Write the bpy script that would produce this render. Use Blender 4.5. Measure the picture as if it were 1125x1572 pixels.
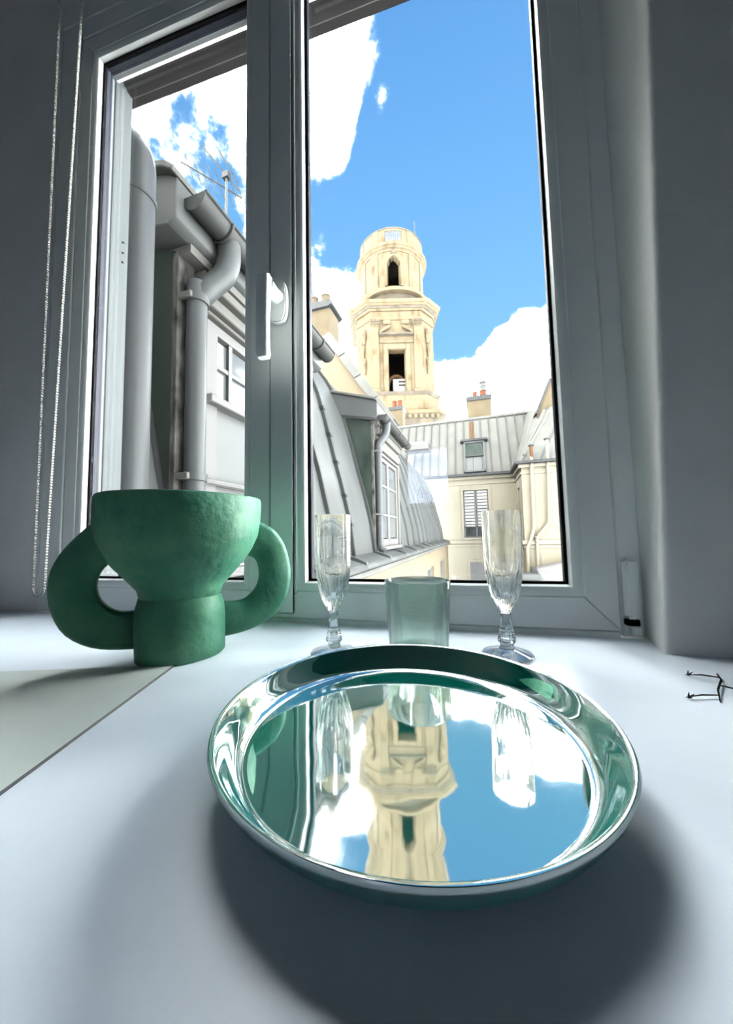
import bpy, bmesh, math, random
from mathutils import Vector, Matrix
random.seed(7)
sc = bpy.context.scene
for o in list(bpy.data.objects):
    bpy.data.objects.remove(o)

# ------------------------------------------------------------------ camera
CAMY, CAMZ = -0.5101, 0.135
cd = bpy.data.cameras.new('camera')
cam = bpy.data.objects.new('camera', cd)
sc.collection.objects.link(cam)
cd.sensor_fit = 'VERTICAL'
cd.sensor_height = 36.0
cd.lens = 36.0 * 525.0 / 1572.0
cd.clip_start = 0.01
cd.clip_end = 500
cam.matrix_world = Matrix(((0.9701, 0.0362, 0.2399, 0.0),
                           (0.2418, -0.0634, -0.9683, CAMY),
                           (-0.0199, 0.9973, -0.0702, CAMZ),
                           (0, 0, 0, 1)))
sc.camera = cam

# ------------------------------------------------------------------ view, world, sun
sc.view_settings.view_transform = 'Standard'
sc.view_settings.look = 'None'
sc.view_settings.exposure = 0.95
sc.view_settings.gamma = 1.0
sc.view_settings.use_curve_mapping = False
sc.cycles.use_denoising = True
sc.cycles.max_bounces = 14
sc.cycles.transparent_max_bounces = 16
sc.cycles.transmission_bounces = 12
sc.cycles.sample_clamp_indirect = 8.0

CLOUD = 24.0          # brightness of sunlit cloud
world = bpy.data.worlds.new('sky')
sc.world = world
world.use_nodes = True
wt = world.node_tree
for n_ in list(wt.nodes):
    wt.nodes.remove(n_)


def wn(kind, **kw):
    n = wt.nodes.new(kind)
    for k, v in kw.items():
        setattr(n, k, v)
    return n


def wmath(op, a, b=None, c=None, clamp=False):
    n = wn('ShaderNodeMath', operation=op, use_clamp=clamp)
    for i, x in enumerate((a, b, c)):
        if x is None:
            continue
        if isinstance(x, (int, float)):
            n.inputs[i].default_value = x
        else:
            wt.links.new(x, n.inputs[i])
    return n.outputs[0]


def build_world():
    tc = wn('ShaderNodeTexCoord')
    nrm = wn('ShaderNodeVectorMath', operation='NORMALIZE')
    wt.links.new(tc.outputs['Generated'], nrm.inputs[0])
    d = nrm.outputs[0]
    sep = wn('ShaderNodeSeparateXYZ')
    wt.links.new(d, sep.inputs[0])
    zz = sep.outputs['Z']
    ramp = wn('ShaderNodeValToRGB')
    cr = ramp.color_ramp
    cr.elements[0].position = 0.0
    cr.elements[0].color = (0.269, 0.440, 0.595, 1)
    cr.elements[1].position = 1.0
    cr.elements[1].color = (0.073, 0.238, 0.559, 1)
    e = cr.elements.new(0.45)
    e.color = (0.166, 0.383, 0.611, 1)
    e = cr.elements.new(0.72)
    e.color = (0.117, 0.311, 0.600, 1)
    wt.links.new(zz, ramp.inputs[0])
    # cloud field on a flat layer overhead
    den = wmath('ADD', wmath('MAXIMUM', zz, 0.0), 0.22)
    px = wmath('DIVIDE', sep.outputs['X'], den)
    py = wmath('DIVIDE', sep.outputs['Y'], den)
    comb = wn('ShaderNodeCombineXYZ')
    wt.links.new(px, comb.inputs[0])
    wt.links.new(py, comb.inputs[1])
    nz = wn('ShaderNodeTexNoise')
    nz.inputs['Scale'].default_value = 2.3
    nz.inputs['Detail'].default_value = 9.0
    nz.inputs['Roughness'].default_value = 0.58
    nz.inputs['Distortion'].default_value = 0.35
    wt.links.new(comb.outputs[0], nz.inputs['Vector'])
    f = nz.outputs['Fac']
    nz2 = wn('ShaderNodeTexNoise')
    nz2.inputs['Scale'].default_value = 9.0
    nz2.inputs['Detail'].default_value = 8.0
    nz2.inputs['Roughness'].default_value = 0.62
    wt.links.new(d, nz2.inputs['Vector'])
    # banks of cloud low over the roofs
    low = wn('ShaderNodeMapRange', interpolation_type='SMOOTHSTEP')
    low.inputs['From Min'].default_value = 0.47
    low.inputs['From Max'].default_value = 0.28
    low.inputs['To Min'].default_value = 0.0
    low.inputs['To Max'].default_value = 0.42
    wt.links.new(zz, low.inputs['Value'])
    acc = wmath('ADD', wmath('ADD', f, 0.115), low.outputs[0])
    acc = wmath('ADD', acc, wmath('MULTIPLY', wmath('SUBTRACT', nz2.outputs['Fac'], 0.5), 0.85))
    blobs = [((-0.147, 0.515, 0.843), 5.5, 0.36), ((-0.215, 0.572, 0.790), 3.2, 0.34),
             ((-0.076, 0.589, 0.805), 2.0, 0.30), ((-0.237, 0.779, 0.58), 3.6, 0.30),
             ((0.19, 0.885, 0.43), 6.5, 0.32), ((0.164, 0.852, 0.496), 2.6, 0.16),
             ((-0.43, 0.48, 0.765), 15.0, 0.05), ((-0.277, 0.844, 0.459), 5.0, 0.30),
             ((0.02, 0.93, 0.36), 5.0, 0.18), ((0.02, 0.70, 0.715), 13.0, -0.44), ((0.12, 0.60, 0.80), 12.0, -0.38),
             ((0.03, 0.82, 0.57), 8.0, -0.30), ((0.19, 0.76, 0.62), 8.0, -0.28)]
    for c, r, w in blobs:
        v = Vector(c).normalized()
        dot = wn('ShaderNodeVectorMath', operation='DOT_PRODUCT')
        wt.links.new(d, dot.inputs[0])
        dot.inputs[1].default_value = v
        mr = wn('ShaderNodeMapRange', interpolation_type='SMOOTHSTEP')
        mr.inputs['From Min'].default_value = math.cos(math.radians(r * 1.5))
        mr.inputs['From Max'].default_value = math.cos(math.radians(r * 0.25))
        mr.inputs['To Min'].default_value = 0
        mr.inputs['To Max'].default_value = w
        wt.links.new(dot.outputs['Value'], mr.inputs['Value'])
        acc = wmath('ADD', acc, mr.outputs[0])
    cov = wn('ShaderNodeMapRange', interpolation_type='SMOOTHSTEP')
    cov.inputs['From Min'].default_value = 0.44
    cov.inputs['From Max'].default_value = 0.74
    wt.links.new(acc, cov.inputs['Value'])
    mix = wn('ShaderNodeMix', data_type='RGBA')
    wt.links.new(wmath('POWER', cov.outputs[0], 4.0), mix.inputs['Factor'])
    wt.links.new(ramp.outputs[0], mix.inputs['A'])
    mix.inputs['B'].default_value = (CLOUD * 0.96, CLOUD * 0.99, CLOUD * 0.985, 1)
    bg = wn('ShaderNodeBackground')
    wt.links.new(mix.outputs['Result'], bg.inputs['Color'])
    bg.inputs['Strength'].default_value = 1.0
    out = wn('ShaderNodeOutputWorld')
    wt.links.new(bg.outputs[0], out.inputs['Surface'])


build_world()

sd = bpy.data.lights.new('sun', 'SUN')
sd.energy = 8.0
sd.color = (1.0, 0.93, 0.80)
sd.angle = math.radians(1.5)
sun = bpy.data.objects.new('sun', sd)
sc.collection.objects.link(sun)
sun.location = (-10, -10, 30)
sun.rotation_euler = Vector((0.50, 0.62, -0.62)).to_track_quat('-Z', 'Y').to_euler()


# ------------------------------------------------------------------ materials
def material(name, color, rough=0.5, metal=0.0, var=0.0, vscale=8.0, stretch=(1, 1, 1), bump=0.0, bscale=40.0,
             color2=None, spec=0.5, coat=0.0, ior=None):
    m = bpy.data.materials.new(name)
    m.use_nodes = True
    nt = m.node_tree
    b = nt.nodes['Principled BSDF']
    b.inputs['Base Color'].default_value = (*color, 1)
    b.inputs['Roughness'].default_value = rough
    b.inputs['Metallic'].default_value = metal
    b.inputs['Specular IOR Level'].default_value = spec
    b.inputs['Coat Weight'].default_value = coat
    if ior:
        b.inputs['IOR'].default_value = ior
    if var > 0 or color2 or bump > 0:
        tc = nt.nodes.new('ShaderNodeTexCoord')
        mp = nt.nodes.new('ShaderNodeMapping')
        mp.inputs['Scale'].default_value = stretch
        nt.links.new(tc.outputs['Object'], mp.inputs[0])
    if var > 0 or color2:
        nz = nt.nodes.new('ShaderNodeTexNoise')
        nz.inputs['Scale'].default_value = vscale
        nz.inputs['Detail'].default_value = 6
        nz.inputs['Roughness'].default_value = 0.6
        nt.links.new(mp.outputs[0], nz.inputs['Vector'])
        rp = nt.nodes.new('ShaderNodeValToRGB')
        rp.color_ramp.elements[0].position = 0.34
        rp.color_ramp.elements[1].position = 0.66
        if color2:
            rp.color_ramp.elements[0].color = (*color2, 1)
            rp.color_ramp.elements[1].color = (*color, 1)
        else:
            rp.color_ramp.elements[0].color = (*[c * (1 - var) for c in color], 1)
            rp.color_ramp.elements[1].color = (*[min(1, c * (1 + var)) for c in color], 1)
        nt.links.new(nz.outputs['Fac'], rp.inputs[0])
        nt.links.new(rp.outputs[0], b.inputs['Base Color'])
    if bump > 0:
        nb = nt.nodes.new('ShaderNodeTexNoise')
        nb.inputs['Scale'].default_value = bscale
        nb.inputs['Detail'].default_value = 5
        nt.links.new(mp.outputs[0], nb.inputs['Vector'])
        bp = nt.nodes.new('ShaderNodeBump')
        bp.inputs['Strength'].default_value = bump
        bp.inputs['Distance'].default_value = 0.01
        nt.links.new(nb.outputs['Fac'], bp.inputs['Height'])
        nt.links.new(bp.outputs[0], b.inputs['Normal'])
    return m


def stone_material(name, color, dark, bw=1.6, bh=0.62, rot=0.0):
    """ashlar stone: courses with faint joints and weather stains"""
    m = material(name, color, 0.85, var=0.10, vscale=0.5, spec=0.05)
    nt = m.node_tree
    b = nt.nodes['Principled BSDF']
    tc = nt.nodes.new('ShaderNodeTexCoord')
    sp = nt.nodes.new('ShaderNodeSeparateXYZ')
    nt.links.new(tc.outputs['Object'], sp.inputs[0])
    ad = nt.nodes.new('ShaderNodeMath')
    ad.operation = 'ADD'
    nt.links.new(sp.outputs['X'], ad.inputs[0])
    nt.links.new(sp.outputs['Y'], ad.inputs[1])
    cb = nt.nodes.new('ShaderNodeCombineXYZ')
    nt.links.new(ad.outputs[0], cb.inputs[0])
    nt.links.new(sp.outputs['Z'], cb.inputs[1])
    br = nt.nodes.new('ShaderNodeTexBrick')
    br.inputs['Scale'].default_value = 1.0
    br.inputs['Brick Width'].default_value = bw
    br.inputs['Row Height'].default_value = bh
    br.inputs['Mortar Size'].default_value = 0.03
    br.inputs['Color1'].default_value = (1, 1, 1, 1)
    br.inputs['Color2'].default_value = (0.90, 0.88, 0.84, 1)
    br.inputs['Mortar'].default_value = (0.72, 0.66, 0.56, 1)
    nt.links.new(cb.outputs[0], br.inputs['Vector'])
    mx = nt.nodes.new('ShaderNodeMix')
    mx.data_type = 'RGBA'
    mx.blend_type = 'MULTIPLY'
    mx.inputs['Factor'].default_value = 0.8
    src = b.inputs['Base Color'].links[0].from_socket
    nt.links.new(src, mx.inputs['A'])
    nt.links.new(br.outputs['Color'], mx.inputs['B'])
    # soot streaks
    nz = nt.nodes.new('ShaderNodeTexNoise')
    nz.inputs['Scale'].default_value = 1.3
    nz.inputs['Detail'].default_value = 7
    mp = nt.nodes.new('ShaderNodeMapping')
    mp.inputs['Scale'].default_value = (1, 1, 0.35)
    nt.links.new(tc.outputs['Object'], mp.inputs[0])
    nt.links.new(mp.outputs[0], nz.inputs['Vector'])
    rp = nt.nodes.new('ShaderNodeValToRGB')
    rp.color_ramp.elements[0].position = 0.30
    rp.color_ramp.elements[0].color = (*dark, 1)
    rp.color_ramp.elements[1].position = 0.47
    rp.color_ramp.elements[1].color = (1, 1, 1, 1)
    nt.links.new(nz.outputs['Fac'], rp.inputs[0])
    m2 = nt.nodes.new('ShaderNodeMix')
    m2.data_type = 'RGBA'
    m2.blend_type = 'MULTIPLY'
    m2.inputs['Factor'].default_value = 0.7
    nt.links.new(mx.outputs['Result'], m2.inputs['A'])
    nt.links.new(rp.outputs[0], m2.inputs['B'])
    nt.links.new(m2.outputs['Result'], b.inputs['Base Color'])
    return m


def pane_material(name, tint=(1, 1, 1), refl=1.0):
    """thin flat pane: clear with a Fresnel reflection"""
    m = bpy.data.materials.new(name)
    m.use_nodes = True
    nt = m.node_tree
    for n in list(nt.nodes):
        nt.nodes.remove(n)
    out = nt.nodes.new('ShaderNodeOutputMaterial')
    tr = nt.nodes.new('ShaderNodeBsdfTransparent')
    tr.inputs[0].default_value = (*tint, 1)
    gl = nt.nodes.new('ShaderNodeBsdfGlossy')
    gl.inputs['Roughness'].default_value = 0.0
    fr = nt.nodes.new('ShaderNodeFresnel')
    # same reflectance on both faces of the pane
    ge = nt.nodes.new('ShaderNodeNewGeometry')
    io = nt.nodes.new('ShaderNodeMath')
    io.operation = 'MULTIPLY_ADD'
    io.inputs[1].default_value = 1 / 1.5 - 1.5
    io.inputs[2].default_value = 1.5
    nt.links.new(ge.outputs['Backfacing'], io.inputs[0])
    nt.links.new(io.outputs[0], fr.inputs['IOR'])
    ml = nt.nodes.new('ShaderNodeMath')
    ml.operation = 'MULTIPLY'
    ml.inputs[1].default_value = refl
    ml.use_clamp = True
    mx = nt.nodes.new('ShaderNodeMixShader')
    nt.links.new(fr.outputs[0], ml.inputs[0])
    nt.links.new(ml.outputs[0], mx.inputs[0])
    nt.links.new(tr.outputs[0], mx.inputs[1])
    nt.links.new(gl.outputs[0], mx.inputs[2])
    nt.links.new(mx.outputs[0], out.inputs[0])
    return m


def glass_material(name, color, ior=1.5, clear=0.25):
    """solid glass; a share passes light straight through so that its shadow stays light"""
    m = bpy.data.materials.new(name)
    m.use_nodes = True
    nt = m.node_tree
    for n in list(nt.nodes):
        nt.nodes.remove(n)
    out = nt.nodes.new('ShaderNodeOutputMaterial')
    g = nt.nodes.new('ShaderNodeBsdfGlass')
    g.inputs['Color'].default_value = (*color, 1)
    g.inputs['IOR'].default_value = ior
    g.inputs['Roughness'].default_value = 0.0
    tr = nt.nodes.new('ShaderNodeBsdfTransparent')
    tr.inputs[0].default_value = (*color, 1)
    mx = nt.nodes.new('ShaderNodeMixShader')
    mx.inputs[0].default_value = clear
    nt.links.new(g.outputs[0], mx.inputs[1])
    nt.links.new(tr.outputs[0], mx.inputs[2])
    nt.links.new(mx.outputs[0], out.inputs[0])
    return m


def glaze_material(name, green, refl, dark):
    """lustrous glaze: deep green body under a mirror-like clear skin"""
    m = bpy.data.materials.new(name)
    m.use_nodes = True
    nt = m.node_tree
    for n in list(nt.nodes):
        nt.nodes.remove(n)
    out = nt.nodes.new('ShaderNodeOutputMaterial')
    tc = nt.nodes.new('ShaderNodeTexCoord')
    nz = nt.nodes.new('ShaderNodeTexNoise')
    nz.inputs['Scale'].default_value = 9
    nz.inputs['Detail'].default_value = 4
    nt.links.new(tc.outputs['Object'], nz.inputs['Vector'])
    rp = nt.nodes.new('ShaderNodeValToRGB')
    rp.color_ramp.elements[0].position = 0.3
    rp.color_ramp.elements[0].color = (*dark, 1)
    rp.color_ramp.elements[1].position = 0.7
    rp.color_ramp.elements[1].color = (*green, 1)
    nt.links.new(nz.outputs['Fac'], rp.inputs[0])
    df = nt.nodes.new('ShaderNodeBsdfDiffuse')
    nt.links.new(rp.outputs[0], df.inputs['Color'])
    gl = nt.nodes.new('ShaderNodeBsdfGlossy')
    gl.inputs['Roughness'].default_value = 0.035
    gl.inputs['Color'].default_value = (0.97, 1.0, 0.99, 1)
    n2 = nt.nodes.new('ShaderNodeTexNoise')
    n2.inputs['Scale'].default_value = 26
    n2.inputs['Detail'].default_value = 2
    nt.links.new(tc.outputs['Object'], n2.inputs['Vector'])
    bp = nt.nodes.new('ShaderNodeBump')
    bp.inputs['Strength'].default_value = 0.03
    bp.inputs['Distance'].default_value = 0.004
    nt.links.new(n2.outputs['Fac'], bp.inputs['Height'])
    nt.links.new(bp.outputs[0], gl.inputs['Normal'])
    fr = nt.nodes.new('ShaderNodeFresnel')
    fr.inputs['IOR'].default_value = refl
    mx = nt.nodes.new('ShaderNodeMixShader')
    nt.links.new(fr.outputs[0], mx.inputs[0])
    nt.links.new(df.outputs[0], mx.inputs[1])
    nt.links.new(gl.outputs[0], mx.inputs[2])
    nt.links.new(mx.outputs[0], out.inputs[0])
    return m


M = {}
EXT = 0.074             # darkens every outdoor colour to offset the overbright clouds


def ext(c):
    return tuple(x * EXT for x in c)


M['pvc'] = material('white_plastic', (0.86, 0.89, 0.87), 0.32, var=0.02, vscale=3)
M['wall'] = material('wall_paint', (0.80, 0.80, 0.78), 0.75, var=0.04, vscale=4, bump=0.15, bscale=60)
M['room'] = material('room_paint', (0.13, 0.125, 0.12), 0.8, var=0.04, vscale=2)
M['floor'] = material('floor_wood', (0.22, 0.15, 0.10), 0.5, var=0.2, vscale=3, stretch=(1, 8, 1))
M['sill'] = material('sill_laminate', (0.81, 0.89, 0.97), 0.38, var=0.03, vscale=5, bump=0.03, bscale=120)
M['sheet'] = material('board_surface', (0.60, 0.66, 0.63), 0.5, var=0.05, vscale=9)
M['board_edge'] = material('board_edge', (0.10, 0.10, 0.10), 0.6, var=0.1)
M['gasket'] = material('black_rubber', (0.003, 0.003, 0.004), 0.6, var=0.05, spec=0.06)
M['spacer'] = material('blue_black_spacer', (0.008, 0.010, 0.018), 0.4, var=0.08, spec=0.12)
M['pane'] = pane_material('window_glass', (1.0, 1.0, 1.0), 0.7)
M['pane_back'] = pane_material('back_window_glass', (0.29, 0.32, 0.36), 0.7)
M['crystal'] = glass_material('crystal', (0.99, 1.0, 1.0), 1.5, 0.2)
M['green_glass'] = glass_material('green_glass', (0.945, 0.99, 0.955), 1.42, 0.25)
M['glaze'] = glaze_material('green_glaze', (0.0, 0.17, 0.135), 8.0, (0.0, 0.13, 0.11))
M['vase'] = material('green_ceramic', (0.075, 0.225, 0.130), 0.55, color2=(0.026, 0.140, 0.088), vscale=16, bump=0.8, bscale=18, spec=0.3)
M['lip'] = material('darkened_plastic', (0.10, 0.108, 0.112), 0.5, var=0.05, spec=0.08)  # same white plastic as the sash, darkened to hold back the strong skylight
M['bead'] = material('bead_plastic', (0.34, 0.34, 0.32), 0.4, var=0.04)
M['black'] = material('black_iron', (0.006, 0.006, 0.006), 0.6, var=0.1, spec=0.15)
M['zinc'] = material('zinc_sheet', ext((0.36, 0.385, 0.385)), 0.45, 0.1, var=0.14, vscale=3.0, stretch=(1, 1, 0.35), bump=0.1, bscale=12, spec=0.06)
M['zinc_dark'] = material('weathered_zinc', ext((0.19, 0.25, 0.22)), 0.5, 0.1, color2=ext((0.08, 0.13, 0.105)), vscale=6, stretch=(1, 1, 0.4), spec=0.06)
M['gutter'] = material('gutter_zinc', ext((0.20, 0.215, 0.21)), 0.5, 0.1, var=0.15, vscale=8, spec=0.06)
M['zinc_pale'] = material('pale_zinc', ext((0.52, 0.53, 0.49)), 0.5, 0.0, var=0.12, vscale=3, spec=0.06)
M['lead'] = material('lead_flashing', ext((0.20, 0.21, 0.22)), 0.5, 0.3, var=0.2, vscale=9, spec=0.06)
M['pipe'] = material('pipe_zinc', ext((0.33, 0.355, 0.37)), 0.42, 0.2, var=0.10, vscale=5, stretch=(1, 1, 0.3), spec=0.06)
M['board'] = material('painted_board', ext((0.62, 0.70, 0.72)), 0.5, var=0.08, vscale=10, stretch=(1, 1, 0.25), bump=0.2, bscale=30, spec=0.06)
M['soffit'] = material('grey_soffit', ext((0.30, 0.29, 0.29)), 0.7, var=0.10, vscale=14, spec=0.06)
M['flaking'] = material('flaking_paint', ext((0.58, 0.58, 0.54)), 0.8, color2=ext((0.10, 0.10, 0.09)), vscale=26, stretch=(1, 1, 0.4), bump=0.9, bscale=40, spec=0.06)
M['cream_trim'] = material('cream_trim', ext((0.52, 0.515, 0.48)), 0.6, var=0.05, spec=0.06)
M['white_paint'] = material('white_joinery', ext((0.62, 0.62, 0.61)), 0.5, var=0.03, spec=0.06)
M['frosted'] = material('net_curtain', ext((0.50, 0.53, 0.53)), 0.4, var=0.06, vscale=4, spec=0.06)
M['dark_glass'] = material('dark_window_glass', ext((0.10, 0.12, 0.13)), 0.08, var=0.2, vscale=2, spec=0.25)
M['slat'] = material('shutter_paint', ext((1.25, 1.25, 1.22)), 0.6, var=0.03, spec=0.06)
M['render'] = material('cream_render', ext((0.92, 0.85, 0.65)), 0.85, var=0.06, vscale=0.8, spec=0.06)
M['render_pale'] = material('pale_render', ext((0.92, 0.86, 0.68)), 0.85, var=0.06, vscale=0.7, spec=0.06)
M['render_wing'] = material('ochre_render', ext((0.76, 0.64, 0.44)), 0.85, var=0.06, vscale=0.8, spec=0.06)
M['chimney'] = material('chimney_render', ext((0.52, 0.42, 0.26)), 0.9, color2=ext((0.40, 0.33, 0.22)), vscale=3, spec=0.06)
M['terracotta'] = material('terracotta', ext((0.50, 0.17, 0.09)), 0.8, var=0.15, spec=0.06)
M['rust'] = material('rust_stain', ext((0.42, 0.22, 0.10)), 0.8, var=0.2, vscale=5, spec=0.06)
M['stone'] = stone_material('tower_stone', ext((0.56, 0.45, 0.29)), (0.45, 0.38, 0.30))
M['stone_grey'] = material('weathered_stone', ext((0.46, 0.39, 0.29)), 0.9, color2=ext((0.24, 0.21, 0.17)), vscale=0.9, stretch=(1, 1, 0.5), spec=0.06)
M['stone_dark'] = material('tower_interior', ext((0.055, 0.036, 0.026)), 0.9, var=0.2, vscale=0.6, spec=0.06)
M['paving'] = material('court_paving', ext((0.35, 0.33, 0.29)), 0.9, var=0.15, vscale=1.5, spec=0.06)
M['canvas'] = material('white_canvas', ext((0.80, 0.80, 0.84)), 0.7, var=0.03, spec=0.06)


# ------------------------------------------------------------------ mesh helpers
def ident(x, y, z):
    return (x, y, z)


def frame(azdeg, ox=0.0, oy=CAMY):
    a = math.radians(azdeg)
    s, c = math.sin(a), math.cos(a)
    return lambda u, v, z: (ox + s * u + c * v, oy + c * u - s * v, z)


class MB:
    def __init__(s, xf=ident):
        s.v, s.f, s.xf = [], [], xf

    def add(s, verts, faces):
        o = len(s.v)
        s.v += [tuple(s.xf(*p)) for p in verts]
        s.f += [tuple(i + o for i in f) for f in faces]
        return s

    def box(s, a, b):
        (x0, y0, z0), (x1, y1, z1) = a, b
        return s.add([(x0, y0, z0), (x1, y0, z0), (x1, y1, z0), (x0, y1, z0), (x0, y0, z1), (x1, y0, z1), (x1, y1, z1), (x0, y1, z1)],
                     [(0, 3, 2, 1), (4, 5, 6, 7), (0, 1, 5, 4), (1, 2, 6, 5), (2, 3, 7, 6), (3, 0, 4, 7)])

    def hexa(s, p):
        return s.add(p, [(0, 3, 2, 1), (4, 5, 6, 7), (0, 1, 5, 4), (1, 2, 6, 5), (2, 3, 7, 6), (3, 0, 4, 7)])

    def prism(s, poly, axis, a, b):
        """poly of 2-d points extruded along axis 0/1/2 from a to b"""
        def put(p, w):
            q = [p[0], p[1]]
            q.insert(axis, w)
            return tuple(q)
        n = len(poly)
        vs = [put(p, a) for p in poly] + [put(p, b) for p in poly]
        fs = [tuple(range(n - 1, -1, -1)), tuple(range(n, 2 * n))]
        fs += [(i, (i + 1) % n, n + (i + 1) % n, n + i) for i in range(n)]
        return s.add(vs, fs)

    def strip(s, rows, closed=False, cap=False):
        """rows of points -> a skin"""
        n = len(rows[0])
        vs = [p for r in rows for p in r]
        fs = []
        for i in range(len(rows) - 1):
            for j in range(n if closed else n - 1):
                k = (j + 1) % n
                fs.append((i * n + j, i * n + k, (i + 1) * n + k, (i + 1) * n + j))
        if cap:
            fs.append(tuple(range(n - 1, -1, -1)))
            fs.append(tuple(range((len(rows) - 1) * n, len(rows) * n)))
        return s.add(vs, fs)

    def tube(s, path, r, n=10, cap=True):
        rs = r if isinstance(r, (list, tuple)) else [r] * len(path)
        P = [Vector(p) for p in path]
        rows = []
        ref = None
        for i, p in enumerate(P):
            t = (P[min(i + 1, len(P) - 1)] - P[max(i - 1, 0)]).normalized()
            if ref is None:
                ref = Vector((0, 0, 1)) if abs(t.z) < 0.9 else Vector((1, 0, 0))
            a = (ref - t * ref.dot(t)).normalized()
            b = t.cross(a)
            ref = a
            rows.append([tuple(p + (a * math.cos(2 * math.pi * k / n) + b * math.sin(2 * math.pi * k / n)) * rs[i]) for k in range(n)])
        return s.strip(rows, closed=True, cap=cap)

    def lathe(s, prof, n=48, c=(0, 0, 0), a0=0.0, a1=2 * math.pi, mod=None):
        full = abs(a1 - a0 - 2 * math.pi) < 1e-6
        m = n if full else n + 1
        rows = []
        for (r, z) in prof:
            row = []
            for k in range(m):
                a = a0 + (a1 - a0) * k / n
                rr = r if mod is None else mod(r, z, a)
                row.append((c[0] + rr * math.cos(a), c[1] + rr * math.sin(a), c[2] + z))
            rows.append(row)
        return s.strip(rows, closed=full)

    def build(s, name, mat, parent=None, origin=None, local=False, bevel=0.0, seg=1, ang=38, solid=0.0):
        bm = bmesh.new()
        vs = [bm.verts.new(p) for p in s.v]
        for f in s.f:
            try:
                bm.faces.new([vs[i] for i in f])
            except ValueError:
                pass
        bmesh.ops.remove_doubles(bm, verts=bm.verts[:], dist=1e-6)
        bmesh.ops.recalc_face_normals(bm, faces=bm.faces[:])
        if bevel > 0:
            ed = [e for e in bm.edges if len(e.link_faces) == 2 and e.calc_face_angle(0) > math.radians(25)]
            bmesh.ops.bevel(bm, geom=ed, offset=bevel, segments=seg, affect='EDGES', clamp_overlap=True)
        base = Vector((0, 0, 0))
        if not local:
            if parent is not None:
                base = world_loc(parent)
            elif origin is not None:
                base = Vector(origin)
            else:
                xs = [v.co for v in bm.verts]
                base = Vector((sum(c.x for c in xs) / len(xs), sum(c.y for c in xs) / len(xs), min(c.z for c in xs)))
        for v in bm.verts:
            v.co -= base
        me = bpy.data.meshes.new(name)
        bm.to_mesh(me)
        bm.free()
        for p in me.polygons:
            p.use_smooth = True
        me.set_sharp_from_angle(angle=math.radians(ang))
        me.materials.append(mat)
        o = bpy.data.objects.new(name, me)
        sc.collection.objects.link(o)
        if parent is not None:
            o.parent = parent
        elif not local:
            o.location = base
        if solid:
            md = o.modifiers.new('thick', 'SOLIDIFY')
            md.thickness = solid
        return o


def world_loc(o):
    p = Vector((0, 0, 0))
    while o is not None:
        p += o.location
        o = o.parent
    return p


def tag(o, label=None, cat=None, group=None, kind=None):
    if label:
        o['label'] = label
    if cat:
        o['category'] = cat
    if group:
        o['group'] = group
    if kind:
        o['kind'] = kind
    return o


def thing(name, loc, label, cat, group=None, kind=None):
    o = bpy.data.objects.new(name, None)
    o.empty_display_size = 0.05
    sc.collection.objects.link(o)
    o.location = loc
    return tag(o, label, cat, group, kind)


def struct(o, label):
    return tag(o, label, None, None, 'structure')


def copy_tree(o, parent=None):
    c = o.copy()
    sc.collection.objects.link(c)
    c.parent = parent
    for ch in list(o.children):
        copy_tree(ch, c)
    return c


# ================================================================== THE ROOM
RX0, RX1, RY0, RZ0, RZ1 = -2.0, 1.7, -3.2, -0.9, 1.75
OX0, OX1, OZ1 = -0.80, 0.236, 1.275        # opening that the window frame fills
struct(MB().box((RX0, RY0, RZ0 - 0.1), (RX1, 0.09, RZ0)).build('floor', M['floor']), 'dark wooden floor of the room')
struct(MB().box((RX0, RY0, RZ1), (RX1, 0.09, RZ1 + 0.15)).build('ceiling', M['room']), 'ceiling of the room')
struct(MB().box((RX0 - 0.15, RY0, RZ0), (RX0, 0.09, RZ1)).build('wall_left', M['room']), 'left wall of the room')
struct(MB().box((RX1, RY0, RZ0), (RX1 + 0.15, 0.09, RZ1)).build('wall_right', M['room']), 'right wall of the room')
# back wall with its own small window
BX0, BX1, BZ0, BZ1 = -0.50, 0.02, 0.45, 1.13
w = MB()
w.box((RX0, RY0 - 0.15, RZ0), (BX0, RY0, RZ1))
w.box((BX1, RY0 - 0.15, RZ0), (RX1, RY0, RZ1))
w.box((BX0, RY0 - 0.15, RZ0), (BX1, RY0, BZ0))
w.box((BX0, RY0 - 0.15, BZ1), (BX1, RY0, RZ1))
struct(w.build('wall_back', M['room']), 'back wall of the room with a small window')
bw = thing('window_3', ((BX0 + BX1) / 2, RY0 - 0.08, BZ0), 'small white framed window in the back wall', None, kind='structure')
for a, b in (((BX0, BZ0), (BX0 + 0.04, BZ1)), ((BX1 - 0.04, BZ0), (BX1, BZ1)), ((BX0 + 0.04, BZ0), (BX1 - 0.04, BZ0 + 0.04)), ((BX0 + 0.04, BZ1 - 0.04), (BX1 - 0.04, BZ1))):
    MB().box((a[0], RY0 - 0.10, a[1]), (b[0], RY0 - 0.06, b[1])).build('frame_rail', M['pvc'], bw)
MB().box((BX0 + 0.04, RY0 - 0.084, BZ0 + 0.04), (BX1 - 0.04, RY0 - 0.08, BZ1 - 0.04)).build('glass_pane', M['pane_back'], bw)

# window wall: flush with the frame on the left, a plastered jamb on the right
RVY = -0.062
w = MB()
w.box((RX0, -0.004, RZ0), (OX0, 0.09, RZ1))                       # left of the window
w.box((OX0, -0.004, OZ1), (OX1 + 0.05, 0.09, RZ1))                 # above
w.box((OX0, -0.004, RZ0), (OX1, 0.09, -0.04))                      # below the sill


def jamb_x(z):
    return 0.221 + 0.043 * max(0.0, z) / 1.0


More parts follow.
